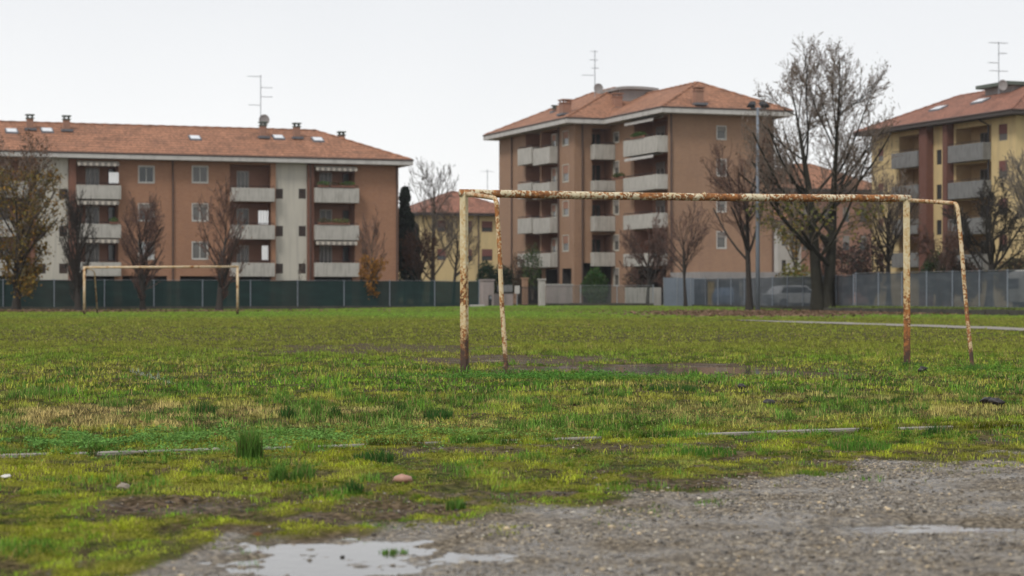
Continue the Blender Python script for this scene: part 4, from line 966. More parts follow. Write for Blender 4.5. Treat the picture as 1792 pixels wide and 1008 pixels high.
for (rg_, ff, tp) in ((lgR, fR, (254, 319, 383, 446)), (lgL, fL_, (268, 326, 385, 443))):
    s0, s1 = YB.sy(rg_[1], -.6), YB.sy(rg_[0], -.6); L_ = s1 - s0
    for i, zf in enumerate(ff):
        balcony(r, Fy, s0 + .02, s1 - .02, zf + .05, yz(tp[i], (rg_[0] + rg_[1]) / 2), .8, .005, 'concrete_grey')
        window(r, Fy, s0 + L_ * .08, s0 + L_ * .34, zf + .9, zf + 2.4, -1.37, False, 'glass_grey', 'shutter_brown', 0, (.55, 'shutter_brown'))
        window(r, Fy, s0 + L_ * .5, s0 + L_ * .72, zf + .12, zf + 2.35, -1.37, False, 'glass', 'shutter_grey', 1, name='balcony_door')
for (p, q) in ((1611.5, 1625), (1653, 1660.5)): MB().fbox(Fy, YB.sy(q, -.5), YB.sy(p, -.5), -.02, .7, 0, ze0 - .004).build('pier', M['pier_dark'], r)
mbp = MB().tube([Fy(ya(1732), .12, 0), Fy(ya(1732), .12, ze0 - .5), Fy(ya(1729), .9, ze0 - .05)], .08, 8); mbp.build('drain_pipe', M['black'], r)
eaves(r, -1.25, UD + 1.2, -1.25, VL + 1.2, ze0, ze1, 'fascia_dark')
rise = YB.z(168, 5.65, VL - 5.65) - ze1
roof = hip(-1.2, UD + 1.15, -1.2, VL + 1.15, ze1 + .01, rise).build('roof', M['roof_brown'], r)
hy = (UD + 2.35) / 2; fY = lambda t: ('u', -1.2 + hy * t, ze1 + rise * t)
for (a, b_) in ((1642, 191), (1716, 178)): skylight(roof, YB, fY, a, b_, 1.6, 'u', rise / hy, .7)
u0 = YB.sx(1740, 9); zt_ = YB.z(148, 5, 9)
MB().box(u0 + .4, u0 + 7, 7, 11, zt_ - 2.0, zt_ - .25).build('rooftop_hut', M['plaster_grey'], roof); MB().box(u0 - .3, u0 + 7.4, 6.6, 11.4, zt_ - .25, zt_ + .05).build('hut_cover', M['copper'], roof)
u, v = YB.sx(1748, 6.0), 6.0; Dp = YB.depth(u, v); z = YB.z(152, u, v)
antenna(roof, u, v, z - .6, zat(73, Dp), ((zat(75, Dp), -.9, .9, 6), (zat(93, Dp), 0, .8, 4), (zat(110, Dp), -1.0, 0, 4), (zat(124, Dp), -.9, .9, 5)))

# ---- behind: low yellow house, red roofed row behind the big tree
HB = Bld((-1.0, 222.0), 'yellow_house', 'low yellow house with brown hipped roof, seen between the two brick blocks')
r = HB.root; a0 = HB.sx(738); a1 = HB.sx(905); ze = HB.z(378, HB.sx(850), 0)
mb = MB(); hs = []; W = []
for p in ((843, 862), (815, 826), (765, 780)):
    for (t, b_) in ((387, 406), (436, 456)):
        W.append((HB.sx(p[0]), HB.sx(p[1]), HB.z(b_, HB.sx(852), 0), HB.z(t, HB.sx(852), 0)))
for w_ in W: hs.append((*w_, .1, False))
F = frame(0, 0, (1, 0), (0, -1)); facade(mb, F, a0, a1, 0, ze, hs); mb.quad((a0, 0, 0), (a0, 12, 0), (a0, 12, ze), (a0, 0, ze)); mb.quad((a1, 0, 0), (a1, 12, 0), (a1, 12, ze), (a1, 0, ze)); mb.quad((a0, 12, 0), (a1, 12, 0), (a1, 12, ze), (a0, 12, ze))
mb.build('wall', M['plaster_yellow'], r)
for w_ in W: window(r, F, *w_, 0, False, 'glass', 'shutter_brown', 0, (.6, 'shutter_brown'))
eaves(r, a0 - .8, a1 + .8, -.8, 12.8, ze, ze + .25, 'fascia_dark'); hip(a0 - .75, a1 + .75, -.75, 12.75, ze + .26, 2.6).build('roof', M['roof_brown'], r)
MB().tube([F(HB.sx(837), .1, 0), F(HB.sx(837), .1, ze)], .07, 6).build('drain_pipe', M['pipe'], r)
u_ = HB.sx(853, 6); antenna(r, u_, 6, ze + 2.6, HB.z(296, u_, 6), ((HB.z(300, u_, 6), -.8, .8, 3),), False)

RB_ = Bld((31.5, 232.0), 'red_roofed_house', 'dull brown house with red tiled roof, behind the big plane tree')
r = RB_.root; a0 = RB_.sx(1352); a1 = RB_.sx(1545); ze = RB_.z(336, RB_.sx(1450), 0)
mb = MB(); hs = []; W = []
for p in (1375, 1405, 1440, 1475, 1505):
    for (t, b_) in ((362, 388), (412, 438)): W.append((RB_.sx(p), RB_.sx(p + 12), RB_.z(b_, RB_.sx(1450), 0), RB_.z(t, RB_.sx(1450), 0)))
for w_ in W: hs.append((*w_, .1, False))
F = frame(0, 0, (1, 0), (0, -1)); facade(mb, F, a0, a1, 0, ze, hs); mb.quad((a0, 0, 0), (a0, 12, 0), (a0, 12, ze), (a0, 0, ze)); mb.quad((a1, 0, 0), (a1, 12, 0), (a1, 12, ze), (a1, 0, ze))
mb.build('wall', M['inner_brick'], r)
for w_ in W: window(r, F, *w_, 0, False, 'glass', 'shutter_grey', 0, (.5, 'shutter_grey'))
eaves(r, a0 - .8, a1 + .8, -.8, 12.8, ze, ze + .3, 'fascia_dark'); hip(a0 - .75, a1 + .75, -.75, 12.75, ze + .31, 3.2).build('roof', M['roof'], r)
WBd = Bld((22.5, 196.0), 'white_villa', 'pale rendered villa glimpsed through the left branches of the plane tree')
r = WBd.root; a0 = WBd.sx(1362); a1 = WBd.sx(1402); ze = WBd.z(385, a0, 0)
mb = MB(); W = [(WBd.sx(1368), WBd.sx(1376), WBd.z(430, a0, 0), WBd.z(405, a0, 0)), (WBd.sx(1386), WBd.sx(1394), WBd.z(430, a0, 0), WBd.z(405, a0, 0)), (WBd.sx(1368), WBd.sx(1376), WBd.z(475, a0, 0), WBd.z(455, a0, 0))]
F = frame(0, 0, (1, 0), (0, -1)); facade(mb, F, a0, a1, 0, ze, [(*w_, .1, False) for w_ in W]); mb.quad((a1, 0, 0), (a1, 8, 0), (a1, 8, ze), (a1, 0, ze)); mb.quad((a0, 0, 0), (a0, 8, 0), (a0, 8, ze), (a0, 0, ze))
mb.build('wall', M['fascia'], r)
for w_ in W: window(r, F, *w_, 0, False, 'glass', 'shutter_grey', 0)
hip(a0 - .5, a1 + .5, -.5, 8.5, ze, 1.2).build('roof', M['roof'], r)

# ------------------------------------------------------------------ things on balconies
def greens(name, P0, size, n, leaf, tintc, label, cat, group=None, parent=None, solid=.9):
    """leafy mass made of single leaves; size = half extents"""
    p = rng.normal(size=(n, 3)); p /= np.linalg.norm(p, axis=1)[:, None]; rr = rng.uniform(.25, 1, n) ** .5
    lump = .72 + .5 * vnoise(p[:, 0] * 2.1 + P0[0], p[:, 1] * 2.1 + p[:, 2] * 3.3, 5)
    p = p * (rr * lump)[:, None] * np.array(size)
    t = np.array(tintc) * rng.uniform(.5, 1.5, (n, 1)) * (1 + .25 * rng.normal(size=(n, 3)) * np.array([1, .3, .5]))
    o = leaf_quads(name, p, rng.uniform(.6, 1.4, n) * leaf, np.clip(t, .005, 1), M['leafy'], 1.0, parent)
    if parent is None: o.location = P0; tag(o, label, cat, group)
    return o
def wl(B, u, v, z): return (B.O[0] + E1[0] * u + E2[0] * v, B.O[1] + E1[1] * u + E2[1] * v, z)
def planter(B, u, v, z, w, rz, label, tintc=(.10, .16, .05)):
    e = empty('balcony_planter', wl(B, u, v, z), rz, label, 'planter', 'planters on the balcony parapets')
    MB().box(-w / 2, w / 2, -.12, .12, .0, .2).build('planter_box', M['pier_red'], e, bevel=.01)
    o = greens('plants', (0, 0, 0), (w / 2 + .05, .25, .22), int(260 * w), .06, tintc, '', '', None, e); o.location = (0, 0, .3)
    return e
zc = lambda i: uz((329, 394, 460)[i], 585)
planter(LB, ux(562), -.75 + .06 - .0, zc(0) + .005, .9, ANG, 'green planter at the left of the top balcony, rightmost column of the red brick block')
planter(LB, ux(583), -.69, zc(0) + .005, .8, ANG, 'brownish planter in the middle of the top balcony, rightmost column of the red brick block', (.13, .09, .05))
planter(LB, ux(604), -.69, zc(0) + .005, 1.1, ANG, 'green planter at the right of the top balcony, rightmost column of the red brick block')
planter(LB, ux(562), -.69, zc(1) + .005, .9, ANG, 'thin planter at the left of the middle balcony, rightmost column of the red brick block', (.12, .11, .06))
planter(LB, ux(590), -.69, zc(1) + .005, 1.7, ANG, 'long yellowish green planter on the middle balcony, rightmost column of the red brick block', (.18, .19, .07))
planter(LB, ux(196), -.69, uz(392, 132) + .005, .6, ANG, 'single small planter on the middle balcony left of the goal tree')
sb = CB.sy(1100); planter(CB, -.89, sb, cz(309, 1130) - .04, 2.0, ANG + R(90), 'bushy planter on the left of the second balcony of the brown brick block', (.09, .11, .04))
planter(CB, -.89, CB.sy(1135), cz(243, 1130) - .04, 2.6, ANG + R(90), 'trailing green planter on the top balcony of the brown brick block', (.08, .13, .04))
def sheet(B, u, v, z0, z1, w, rz, label):
    mb = MB(); n = 12
    for k in range(n):
        a, b_ = -w / 2 + w * k / n, -w / 2 + w * (k + 1) / n; d0, d1 = .03 * math.sin(k * 1.9), .03 * math.sin((k + 1) * 1.9)
        mb.hexa([(a, d0 - .006, 0), (b_, d1 - .006, 0), (b_, d1 + .006, 0), (a, d0 + .006, 0), (a, d0 - .006, z1 - z0), (b_, d1 - .006, z1 - z0), (b_, d1 + .006, z1 - z0), (a, d0 + .006, z1 - z0)])
    o = mb.build('hung_laundry', M['cloth_white']); o.location = wl(B, u, v, z0); o.rotation_euler = (0, 0, rz); tag(o, label, 'laundry', 'white laundry hung on balconies')
sheet(LB, ux(197), -.5, uz(322, 197), uz(302, 197), .75, ANG, 'white cloth hung at the top balcony, left column of the red brick block')
sheet(LB, ux(458), -.5, uz(393, 458), uz(369, 458), .8, ANG, 'wider white cloth on the middle balcony, centre column of the red brick block')
sheet(LB, ux(461), -.5, uz(455, 461), uz(430, 461), .5, ANG, 'narrow white cloth on the lowest balcony, centre column of the red brick block')

# ------------------------------------------------------------------ trees
def tubes_np(lines, sides):
    """lines: list of (pts (n,3), radii (n)) -> verts, quads"""
    V = []; Fq = []; b = 0; ang = np.arange(sides) * 2 * np.pi / sides; ca, sa = np.cos(ang), np.sin(ang); groups = {}
    for p, r_ in lines: groups.setdefault(len(p), []).append((p, r_))
    for n, ls in groups.items():
        P = np.array([l[0] for l in ls]); Rr = np.array([l[1] for l in ls]); T = np.empty_like(P)
        T[:, 1:-1] = P[:, 2:] - P[:, :-2]; T[:, 0] = P[:, 1] - P[:, 0]; T[:, -1] = P[:, -1] - P[:, -2]
        T /= np.linalg.norm(T, axis=2, keepdims=True) + 1e-9
        ref = np.where(np.abs(T[..., 2:3]) > .9, np.array([1., 0, 0]), np.array([0, 0, 1.]))
        ref = np.repeat(np.where(np.abs(T[:, :1, 2:3]) > .9, np.array([1., 0, 0]), np.array([0, 0, 1.])), n, 1)
        A = np.cross(T, ref); A /= np.linalg.norm(A, axis=2, keepdims=True) + 1e-9; C_ = np.cross(A, T)
        ring = P[:, :, None, :] + Rr[:, :, None, None] * (A[:, :, None, :] * ca[None, None, :, None] + C_[:, :, None, :] * sa[None, None, :, None])
        m_ = len(ls); V.append(ring.reshape(-1, 3)); ids = b + np.arange(m_ * n * sides).reshape(m_, n, sides)
        nxt = np.roll(ids, -1, 2); Fq.append(np.stack([ids[:, :-1], nxt[:, :-1], nxt[:, 1:], ids[:, 1:]], -1).reshape(-1, 4)); b += m_ * n * sides
    return np.concatenate(V), np.concatenate(Fq)
def grow(rnd, lines, tips, p, d, length, rad, level, cfg):
    n = cfg['seg'][level]; pts = [p.copy()]; rr = [rad]; cur = p.copy(); dd = d / np.linalg.norm(d); step = length / n
    for i in range(n):
        dd = dd + rnd.normal(0, cfg['wob'][level], 3); dd[2] += cfg['up'][level]; dd /= np.linalg.norm(dd)
        cur = cur + dd * step; pts.append(cur.copy()); rr.append(max(rad * (1 - (i + 1) / n * cfg['taper'][level]), cfg['rmin']))
    lines.setdefault(level, []).append((np.array(pts), np.array(rr)))
    if level + 1 < len(cfg['n']):
        k = cfg['n'][level + 1]; k = max(1, int(k * rnd.uniform(.75, 1.25)))
        for j in range(k):
            t = cfg['from'][level] + (1 - cfg['from'][level]) * (j + rnd.random()) / k; t = min(t, .995); s = t * n; i = int(s); f = s - i
            q = pts[i] * (1 - f) + pts[i + 1] * f; tg = pts[i + 1] - pts[i]; tg /= np.linalg.norm(tg)
            ax = rnd.normal(size=3); ax -= ax @ tg * tg; ax /= np.linalg.norm(ax); an = R(cfg['ang'][level + 1] * rnd.uniform(.7, 1.3))
            nd = tg * math.cos(an) + ax * math.sin(an)
            shape = cfg['shape'](t) if level == 0 else (1 - .55 * (t - cfg['from'][level]))
            ll = length * cfg['len'][level + 1] * shape * rnd.uniform(.75, 1.2)
            r0 = rr[i] * cfg['rad'][level + 1]
            grow(rnd, lines, tips, q, nd, ll, max(r0, cfg['rmin']), level + 1, cfg)
    else:
        tips.append(pts[-1]); tips.append(pts[len(pts) // 2])
CFG = {
 'fastigiate': dict(n=[1, 34, 11, 7], seg=[9, 7, 4, 3], wob=[.03, .05, .08, .12], up=[.02, .09, .09, .05], taper=[.93, .85, .8, .7], len=[1, .55, .36, .42], rad=[1, .42, .5, .6], ang=[0, 32, 28, 32], **{'from': [.10, .12, .12, .1]}, rmin=.014, shape=lambda t: .35 + 1.0 * math.sin(math.pi * min(1, max(0, 1.15 - t))) ** .8),
 'street': dict(n=[1, 18, 12, 8], seg=[6, 7, 5, 3], wob=[.03, .06, .09, .12], up=[.0, .05, .06, .03], taper=[.6, .85, .8, .7], len=[1, .85, .42, .42], rad=[1, .5, .5, .6], ang=[0, 42, 32, 36], **{'from': [.42, .18, .15, .1]}, rmin=.013, shape=lambda t: 1.25 - .5 * t),
 'plane': dict(n=[1, 26, 14, 8, 4], seg=[9, 10, 6, 4, 3], wob=[.03, .05, .07, .10, .13], up=[.02, .075, .06, .05, .03], taper=[.96, .9, .85, .75, .6], len=[1, .85, .34, .42, .45], rad=[1, .40, .42, .55, .6], ang=[0, 55, 34, 36, 38], **{'from': [.20, .15, .10, .1, .1]}, rmin=.0125, shape=lambda t: 1.15 - .75 * t),
 'spread': dict(n=[1, 15, 11, 8, 5], seg=[5, 8, 5, 4, 3], wob=[.04, .10, .11, .14, .15], up=[.0, .035, .04, .03, .0], taper=[.6, .86, .82, .75, .6], len=[1, 1.2, .42, .42, .42], rad=[1, .5, .5, .55, .6], ang=[0, 52, 38, 40, 40], **{'from': [.4, .2, .15, .1, .1]}, rmin=.014, shape=lambda t: 1.2 - .4 * t)}
def clip_env(lines, cx, cz, rx, rz, rnd, p_=2.0):
    out = []
    for p, r_ in lines:
        f = rnd.uniform(.88, 1.06); d = (np.abs(np.hypot(p[:, 0] - cx, p[:, 1])) / (rx * f)) ** p_ + (np.abs(p[:, 2] - cz) / (rz * f)) ** p_
        bad = (d > 1) & (p[:, 2] > cz * (.55 if rz / cz < 1 else .2))
        if bad[0]: continue
        if bad.any():
            k = int(np.argmax(bad)); 
            if k < 2: continue
            p, r_ = p[:k], r_[:k]
        out.append((p, r_))
    return out
def tree(name, label, px, Y, ztop, width, style, r0, bark='bark', twig='twig', leaves=None, group=None, seed=1, z0=None, trunks=1, x=None, env=None, ncut=None, sep=2.2, leanv=.22):
    if env is None: env = {'fastigiate': (.47, 1.0, .55), 'street': (.66, 1.1, .36)}.get(style)
    rnd = np.random.default_rng(seed); X0 = (px - CX) / FPX * Y if x is None else x
    g = float(Hgt(np.array([X0]), np.array([Y]))[0]) if z0 is None else z0
    H_ = ztop - g; cfg = dict(CFG[style]); lines = {}; tips = []
    if ncut: cfg['n'] = [cfg['n'][0]] + [max(2, int(k * ncut)) for k in cfg['n'][1:]]
    for k in range(trunks):
        off = np.array([(k - (trunks - 1) / 2) * r0 * sep, 0, -.25]); lean = np.array([(k - (trunks - 1) / 2) * leanv, 0, 1.0])
        tl = {'fastigiate': .97, 'street': .55, 'plane': .9, 'spread': .38}[style] * H_
        grow(rnd, lines, tips, off, lean, tl, r0, 0, cfg)
    allp = np.concatenate([l[0] for lv in lines.values() for l in lv]); sz = H_ / np.percentile(allp[:, 2], 99.8 if not env else (98.5 if style == 'fastigiate' else 97))
    sxy = (width / 2) / np.percentile(np.abs(allp[:, 0]), 98.5)
    sxy = float(np.clip(sxy * (1.25 if env else 1), .45, 2.2))
    def tr(p):
        q = p.copy(); q[..., 2] *= sz; fade = np.clip(p[..., 2:3] / (H_ * .25), 0, 1); q[..., :2] *= (1 + (sxy - 1) * fade); return q
    root = empty(name, (X0, Y, g), 0, label, 'tree', group)
    L01 = [(tr(p), r_) for lv in (0, 1) for p, r_ in lines.get(lv, [])]
    if env:
        E_ = (0.0, env[0] * H_, env[1] * width / 2, env[2] * H_); L01 = [L01[k] for k in range(trunks)] + clip_env(L01[trunks:], *E_, rnd, 2.3)
    v, f = tubes_np(L01, 8)
    for (base, rad) in [(np.array([(k - (trunks - 1) / 2) * r0 * sep, 0, 0]), r0) for k in range(trunks)]: # root flare
        dd = v - base; m_ = (v[:, 2] < .35) & (np.hypot(dd[:, 0], dd[:, 1]) < rad * 1.6); v[m_, :2] = base[:2] + dd[m_, :2] * (1.0 + .8 * (.35 - v[m_, 2:3]))
    mesh_np('trunk', v, [f], [M[bark]], parent=root, smooth=True)
    L23 = [(tr(p), r_) for lv in (2, 3, 4) for p, r_ in lines.get(lv, [])]
    if env: L23 = clip_env(L23, *E_, rnd, 2.3)
    v, f = tubes_np(L23, 3)
    crown = mesh_np('crown', v, [f], [M[twig]], parent=root)
    if leaves:
        for (n, size, cols, zlo, zhi) in leaves:
            T = tr(np.array(tips)) if not env else np.array([p[-1] for p, _ in L23] + [p[len(p) // 2] for p, _ in L23]); hh = T[:, 2] / H_; T = T[(hh > zlo) & (hh < zhi)]
            if not len(T): continue
            i = rnd.integers(0, len(T), n); P = T[i] + rnd.normal(0, size * 1.6, (n, 3)); cc = np.array(cols)[rnd.integers(0, len(cols), n)] * rnd.uniform(.6, 1.4, (n, 1))
            leaf_quads('leaves', P, rnd.uniform(.6, 1.3, n) * size, cc, M['leafy'], 1.0, crown)
    return root
YL = [(.26, .17, .035), (.19, .14, .04), (.14, .12, .035), (.30, .16, .03)]; BL = [(.12, .065, .035), (.16, .08, .04), (.09, .05, .03)]; GL = [(.17, .17, .04), (.22, .16, .04), (.10, .11, .03)]
s1 = lambda px, py: FPX * CH / (py - HZ)
fz = 'fastigiate'; G1_ = 'narrow upright trees along the green fence'
def ft(py): return FPX * CH / (py - HZ)
T_ = lambda px, by, ty, wpx, *a, **k: tree(a[0], a[1], px, ft(by), zat(ty, ft(by)), wpx * ft(by) / FPX, *a[2:], **k)
T_(28, 544, 215, 165, 'hornbeam_tree', 'broad upright tree with yellow brown leaves at the left edge', fz, .26, bark='bark_dark', twig='twig', group=G1_, seed=3, leaves=[(5600, .10, YL, .03, .75), (1300, .08, BL, .7, .97)])
T_(137, 545, 318, 72, 'bare_tree', 'dark bare upright tree beside the left post of the distant goal', fz, .22, bark='bark_dark', twig='bark_dark', group=G1_, seed=4, ncut=.9)
T_(250, 544, 322, 82, 'bare_tree', 'bare upright tree behind the crossbar of the distant goal', fz, .19, bark='bark_dark', twig='twig_red', group=G1_, seed=5)
T_(383, 544, 308, 100, 'bare_tree', 'dense reddish bare tree beside the right post of the distant goal', fz, .22, bark='bark_dark', twig='twig_red', group=G1_, seed=6, leaves=[(300, .08, BL, .2, .9)])
T_(654, 541, 362, 62, 'upright_tree', 'small upright tree with orange leaves low down, before the right end of the red block', fz, .13, bark='bark', twig='twig_red', group=G1_, seed=8, leaves=[(1500, .09, [(.34, .16, .03), (.26, .13, .03)], .03, .5)], ncut=.75)
T_(525, 541, 436, 26, 'sapling', 'thin sapling before the cream stair panel', fz, .05, bark='bark', twig='twig', seed=9, ncut=.35)
tree('bare_tree', 'large grey bare tree in the gap between the two brick blocks', 757, 178, zat(272, 178), 6.0, 'plane', .26, twig='twig_grey', seed=12, ncut=.75, env=(.60, 1.0, .41), group='bare trees behind the fences')
tree('bare_tree', 'darker shorter bare tree right of the large grey one in the gap', 793, 182, zat(352, 182), 4.6, 'street', .17, twig='twig', seed=13, group='bare trees behind the fences')
tree('bare_tree', 'low brown tree beside the dark evergreen in the gap', 735, 172, zat(395, 172), 3.0, 'street', .15, twig='twig_red', seed=14, leaves=[(900, .08, BL, .1, .9)], group='bare trees behind the fences')
G2_ = 'young bare trees in front of the brown brick block'
T_(1133, 539, 370, 112, 'bare_tree', 'low spreading bare tree before the balconies of the brown brick block', 'spread', .14, twig='twig_red', seed=21, group=G2_, bark='bark_dark')
T_(1200, 541, 350, 100, 'bare_tree', 'small slender bare tree in front of the corrugated panels', 'street', .13, twig='twig_red', seed=22, group=G2_, bark='bark_dark', ncut=.85)
T_(1311, 545, 218, 160, 'bare_tree', 'reddish vase shaped bare tree just left of the floodlight mast', 'street', .20, twig='twig_red', seed=23, group=G2_, bark='bark_dark', leaves=[(250, .08, BL, .2, .9)])
T_(1440, 545.5, 64, 285, 'plane_tree', 'tallest tree, a bare plane with two dark trunks at right', 'plane', .40, bark='bark_plane', twig='twig', seed=31, trunks=2, sep=1.15, leanv=.10, env=(.60, 1.0, .405), leaves=[(1500, .06, BL, .35, 1.0), (900, .11, GL, .10, .4)])
G3_ = 'bare trees in front of the yellow apartment block'
tree('bare_tree', 'bare tree before the left end of the yellow apartment block', 1556, 128, zat(285, 128), 4.2, 'street', .17, twig='twig', seed=41, z0=.3, group=G3_, bark='bark_dark', leaves=[(220, .07, BL, .2, .9)])
tree('bare_tree', 'wide dark branching tree before the yellow apartment block, right of the goal', 1731, 122, zat(300, 122), 6.6, 'spread', .26, twig='bark_dark', bark='bark_dark', seed=42, z0=.3, group=G3_)
tree('bare_tree', 'grey bare tree cut by the right edge of the picture', 1812, 118, zat(255, 118), 4.6, 'street', .20, twig='twig_grey', seed=43, z0=.3, group=G3_)
tree('bare_tree', 'low brown tree behind the right goal post', 1640, 132, zat(385, 132), 3.4, 'spread', .13, twig='twig_red', seed=44, z0=.3, group=G3_, leaves=[(500, .07, BL, .1, .9)])
tree('bare_tree', 'leafy brown tree just left of the plane, before the pale villa', 1392, 150, zat(330, 150), 4.0, 'street', .15, twig='twig', seed=45, group='bare trees behind the fences', leaves=[(1100, .10, GL + YL, .0, .7)])

# evergreens and shrubs
def conifer(px, Y, zt, w, label, tintc, n, cat='tree', name='evergreen_tree', zb=0.0, leaf=.16):
    X0 = (px - CX) / FPX * Y; root = empty(name, (X0, Y, zb), 0, label, cat); H_ = zt - zb
    MB().tube([(0, 0, -.2), (0.05, 0, H_ * .5), (0, 0, H_ * .92)], [.16, .1, .03], 8).build('trunk', M['bark_dark'], root, smooth=True)
    z = rng.uniform(.04, 1, n) ** .8; prof = np.sqrt(np.clip(1 - z, 0, 1)) * (.75 + .25 * np.cos(z * 26)) * (w / 2); a = rng.uniform(0, 2 * np.pi, n)
    rr = prof * rng.uniform(.3, 1, n) ** .5 * (.75 + .5 * vnoise(np.cos(a) * 2 + 5, z * 9 + np.sin(a) * 2, 3)) + .05
    P = np.stack([np.cos(a) * rr, np.sin(a) * rr, z * H_], 1); t = np.array(tintc) * rng.uniform(.5, 1.5, (n, 1))
    leaf_quads('crown', P, rng.uniform(.6, 1.4, n) * leaf, t, M['leafy'], 1.0, root); return root
conifer(709, 176, zat(328, 176), 3.2, 'tall dark conifer at the right corner of the red brick block', (.030, .045, .032), 3600, leaf=.20)
conifer(727, 184, zat(392, 184), 2.2, 'shorter dark conifer right of the tall one', (.028, .042, .028), 3200)
def shrub(px, Y, z0, z1, w, label, tintc, n=2200, leaf=.08, name='shrub'):
    X0 = (px - CX) / FPX * Y; root = empty(name, (X0, Y, z0), 0, label, 'shrub'); h = z1 - z0
    mb = MB()
    for k in range(5): a = k * 1.3; mb.tube([(0, 0, -.2), (.2 * w * math.cos(a), .2 * w * math.sin(a), h * .5), (.35 * w * math.cos(a), .35 * w * math.sin(a), h * .8)], [.05, .03, .015], 6)
    mb.build('stems', M['bark'], root)
    o = greens('foliage', (px * .01, 0, 0), (w / 2, w / 2, h * .5), n, leaf, tintc, '', '', None, root); o.location = (0, 0, h * .55)
shrub(852, 170, 0.0, zat(455, 170), 1.7, 'dark round evergreen shrub behind the masonry gate pillar', (.02, .045, .022), 3500)
shrub(882, 172, 0.0, zat(462, 172), 2.3, 'wider dark evergreen shrub between gate pillar and brick block', (.02, .04, .022), 3500)
shrub(1041, 158, 0.0, zat(470, 158), 2.3, 'bright green shrub before the dark ground floor of the brown block', (.05, .10, .025), 3800)
shrub(932, 160, .8, zat(425, 160), 1.6, 'olive like shrub with thin crown, above the gate wall', (.07, .10, .04), 1500, .07)
shrub(908, 161, 1.0, zat(440, 161), 1.4, 'reddish brown shrub left of the olive like one', (.09, .06, .04), 1200, .06)
shrub(1645, 135, .3, zat(438, 135), 3.0, 'tangled dark green shrub behind the grey fence, right of the goal', (.04, .06, .025), 3000, .09)
shrub(1690, 133, .3, zat(452, 133), 2.6, 'brown shrub beside the dark green one behind the grey fence', (.08, .06, .045), 2600, .08)
shrub(1776, 126, .3, zat(445, 126), 2.8, 'pale brown leafy shrub above the parked caravan', (.16, .12, .06), 2400, .09)
shrub(1120, 166, 0.0, zat(462, 166), 3.2, 'brown leafless shrub under the lower balconies of the brown block', (.09, .06, .045), 2400, .07)
shrub(1395, 138, 0.0, zat(462, 138), 3.2, 'yellow green shrub showing over the grey fence left of the plane', (.15, .14, .03), 1600, .10)
shrub(1470, 150, 0.0, zat(425, 150), 4.2, 'dull brown shrub right of the plane trunks', (.075, .05, .04), 3200, .10)
shrub(1525, 146, 0.0, zat(410, 146), 3.0, 'dark brown shrub at the left foot of the yellow block', (.06, .042, .035), 2600, .10)

# ------------------------------------------------------------------ fences
def fence(name, label, P, step, z0f, h, screen, post_m, wall=None, group=None, r_post=.035, post_over=.05, rails=True, cat='fence'):
    A = Vector((*P[0], 0)); Bv = Vector((*P[1], 0)); L_ = (Bv - A).length; rz = math.atan2(Bv.y - A.y, Bv.x - A.x)
    root = empty(name, (A.x, A.y, z0f), rz, label, cat, group); n = int(L_ / step)
    mb = MB(); sub_ = 6
    pts = []
    for i in range(n * sub_ + 1): pts.append((L_ * i / (n * sub_), .02 * math.sin(i * 1.7) + .035, .06 + .03 * math.sin(i * .9 + 1), h - .02 - .03 * abs(math.sin(math.pi * i / sub_))))
    for p, q in zip(pts[:-1], pts[1:]): mb.quad((p[0], p[1], p[2]), (q[0], q[1], q[2]), (q[0], q[1], q[3]), (p[0], p[1], p[3]))
    mb.build('screen', M[screen], root)
    for i in range(n + 1): MB().tube([(L_ * i / n, 0, -.1), (L_ * i / n, 0, h + post_over)], r_post, 6).build('post', M[post_m], root)
    if rails:
        mb = MB()
        for z in (.08, h): mb.tube([(0, -.01, z), (L_, -.01, z)], .010, 4)
        mb.build('tension_wire', M['metal'], root)
    if wall: 
        mb = MB(); w = 0
        while w < L_ - .1: e_ = min(w + 2.0, L_); mb.box(w, e_ - .01, -.12, .12, -.4, wall + random.uniform(-.02, .02)); w = e_
        mb.build('base_wall', M['concrete_dark'], root)
    return root
fence('screened_fence', 'long wire fence hung with dark green shade cloth at left', ((-48.0, 127.0), (-2.3, 143.4)), 3.1, .0, 1.96, 'screen_green', 'pole', .22, 'fences round the field')
fence('wire_fence', 'see through wire fence with thin posts before the brown brick block', ((2.3, 149.3), (10.4, 151.5)), 2.7, .12, 1.55, 'screen_light', 'metal', .25, 'fences round the field')
fence('mesh_fence', 'grey mesh fence between the corrugated panels and the plane tree', ((12.9, 146.0), (19.6, 118.0)), 2.6, .12, 2.0, 'screen_grey', 'pole', .18, 'fences round the field')
fence('mesh_fence', 'grey mesh fence on the raised verge at right, behind the goal', ((19.65, 117.6), (33.5, 79.0)), 2.45, .28, 1.95, 'screen_grey', 'pole', None, 'fences round the field')
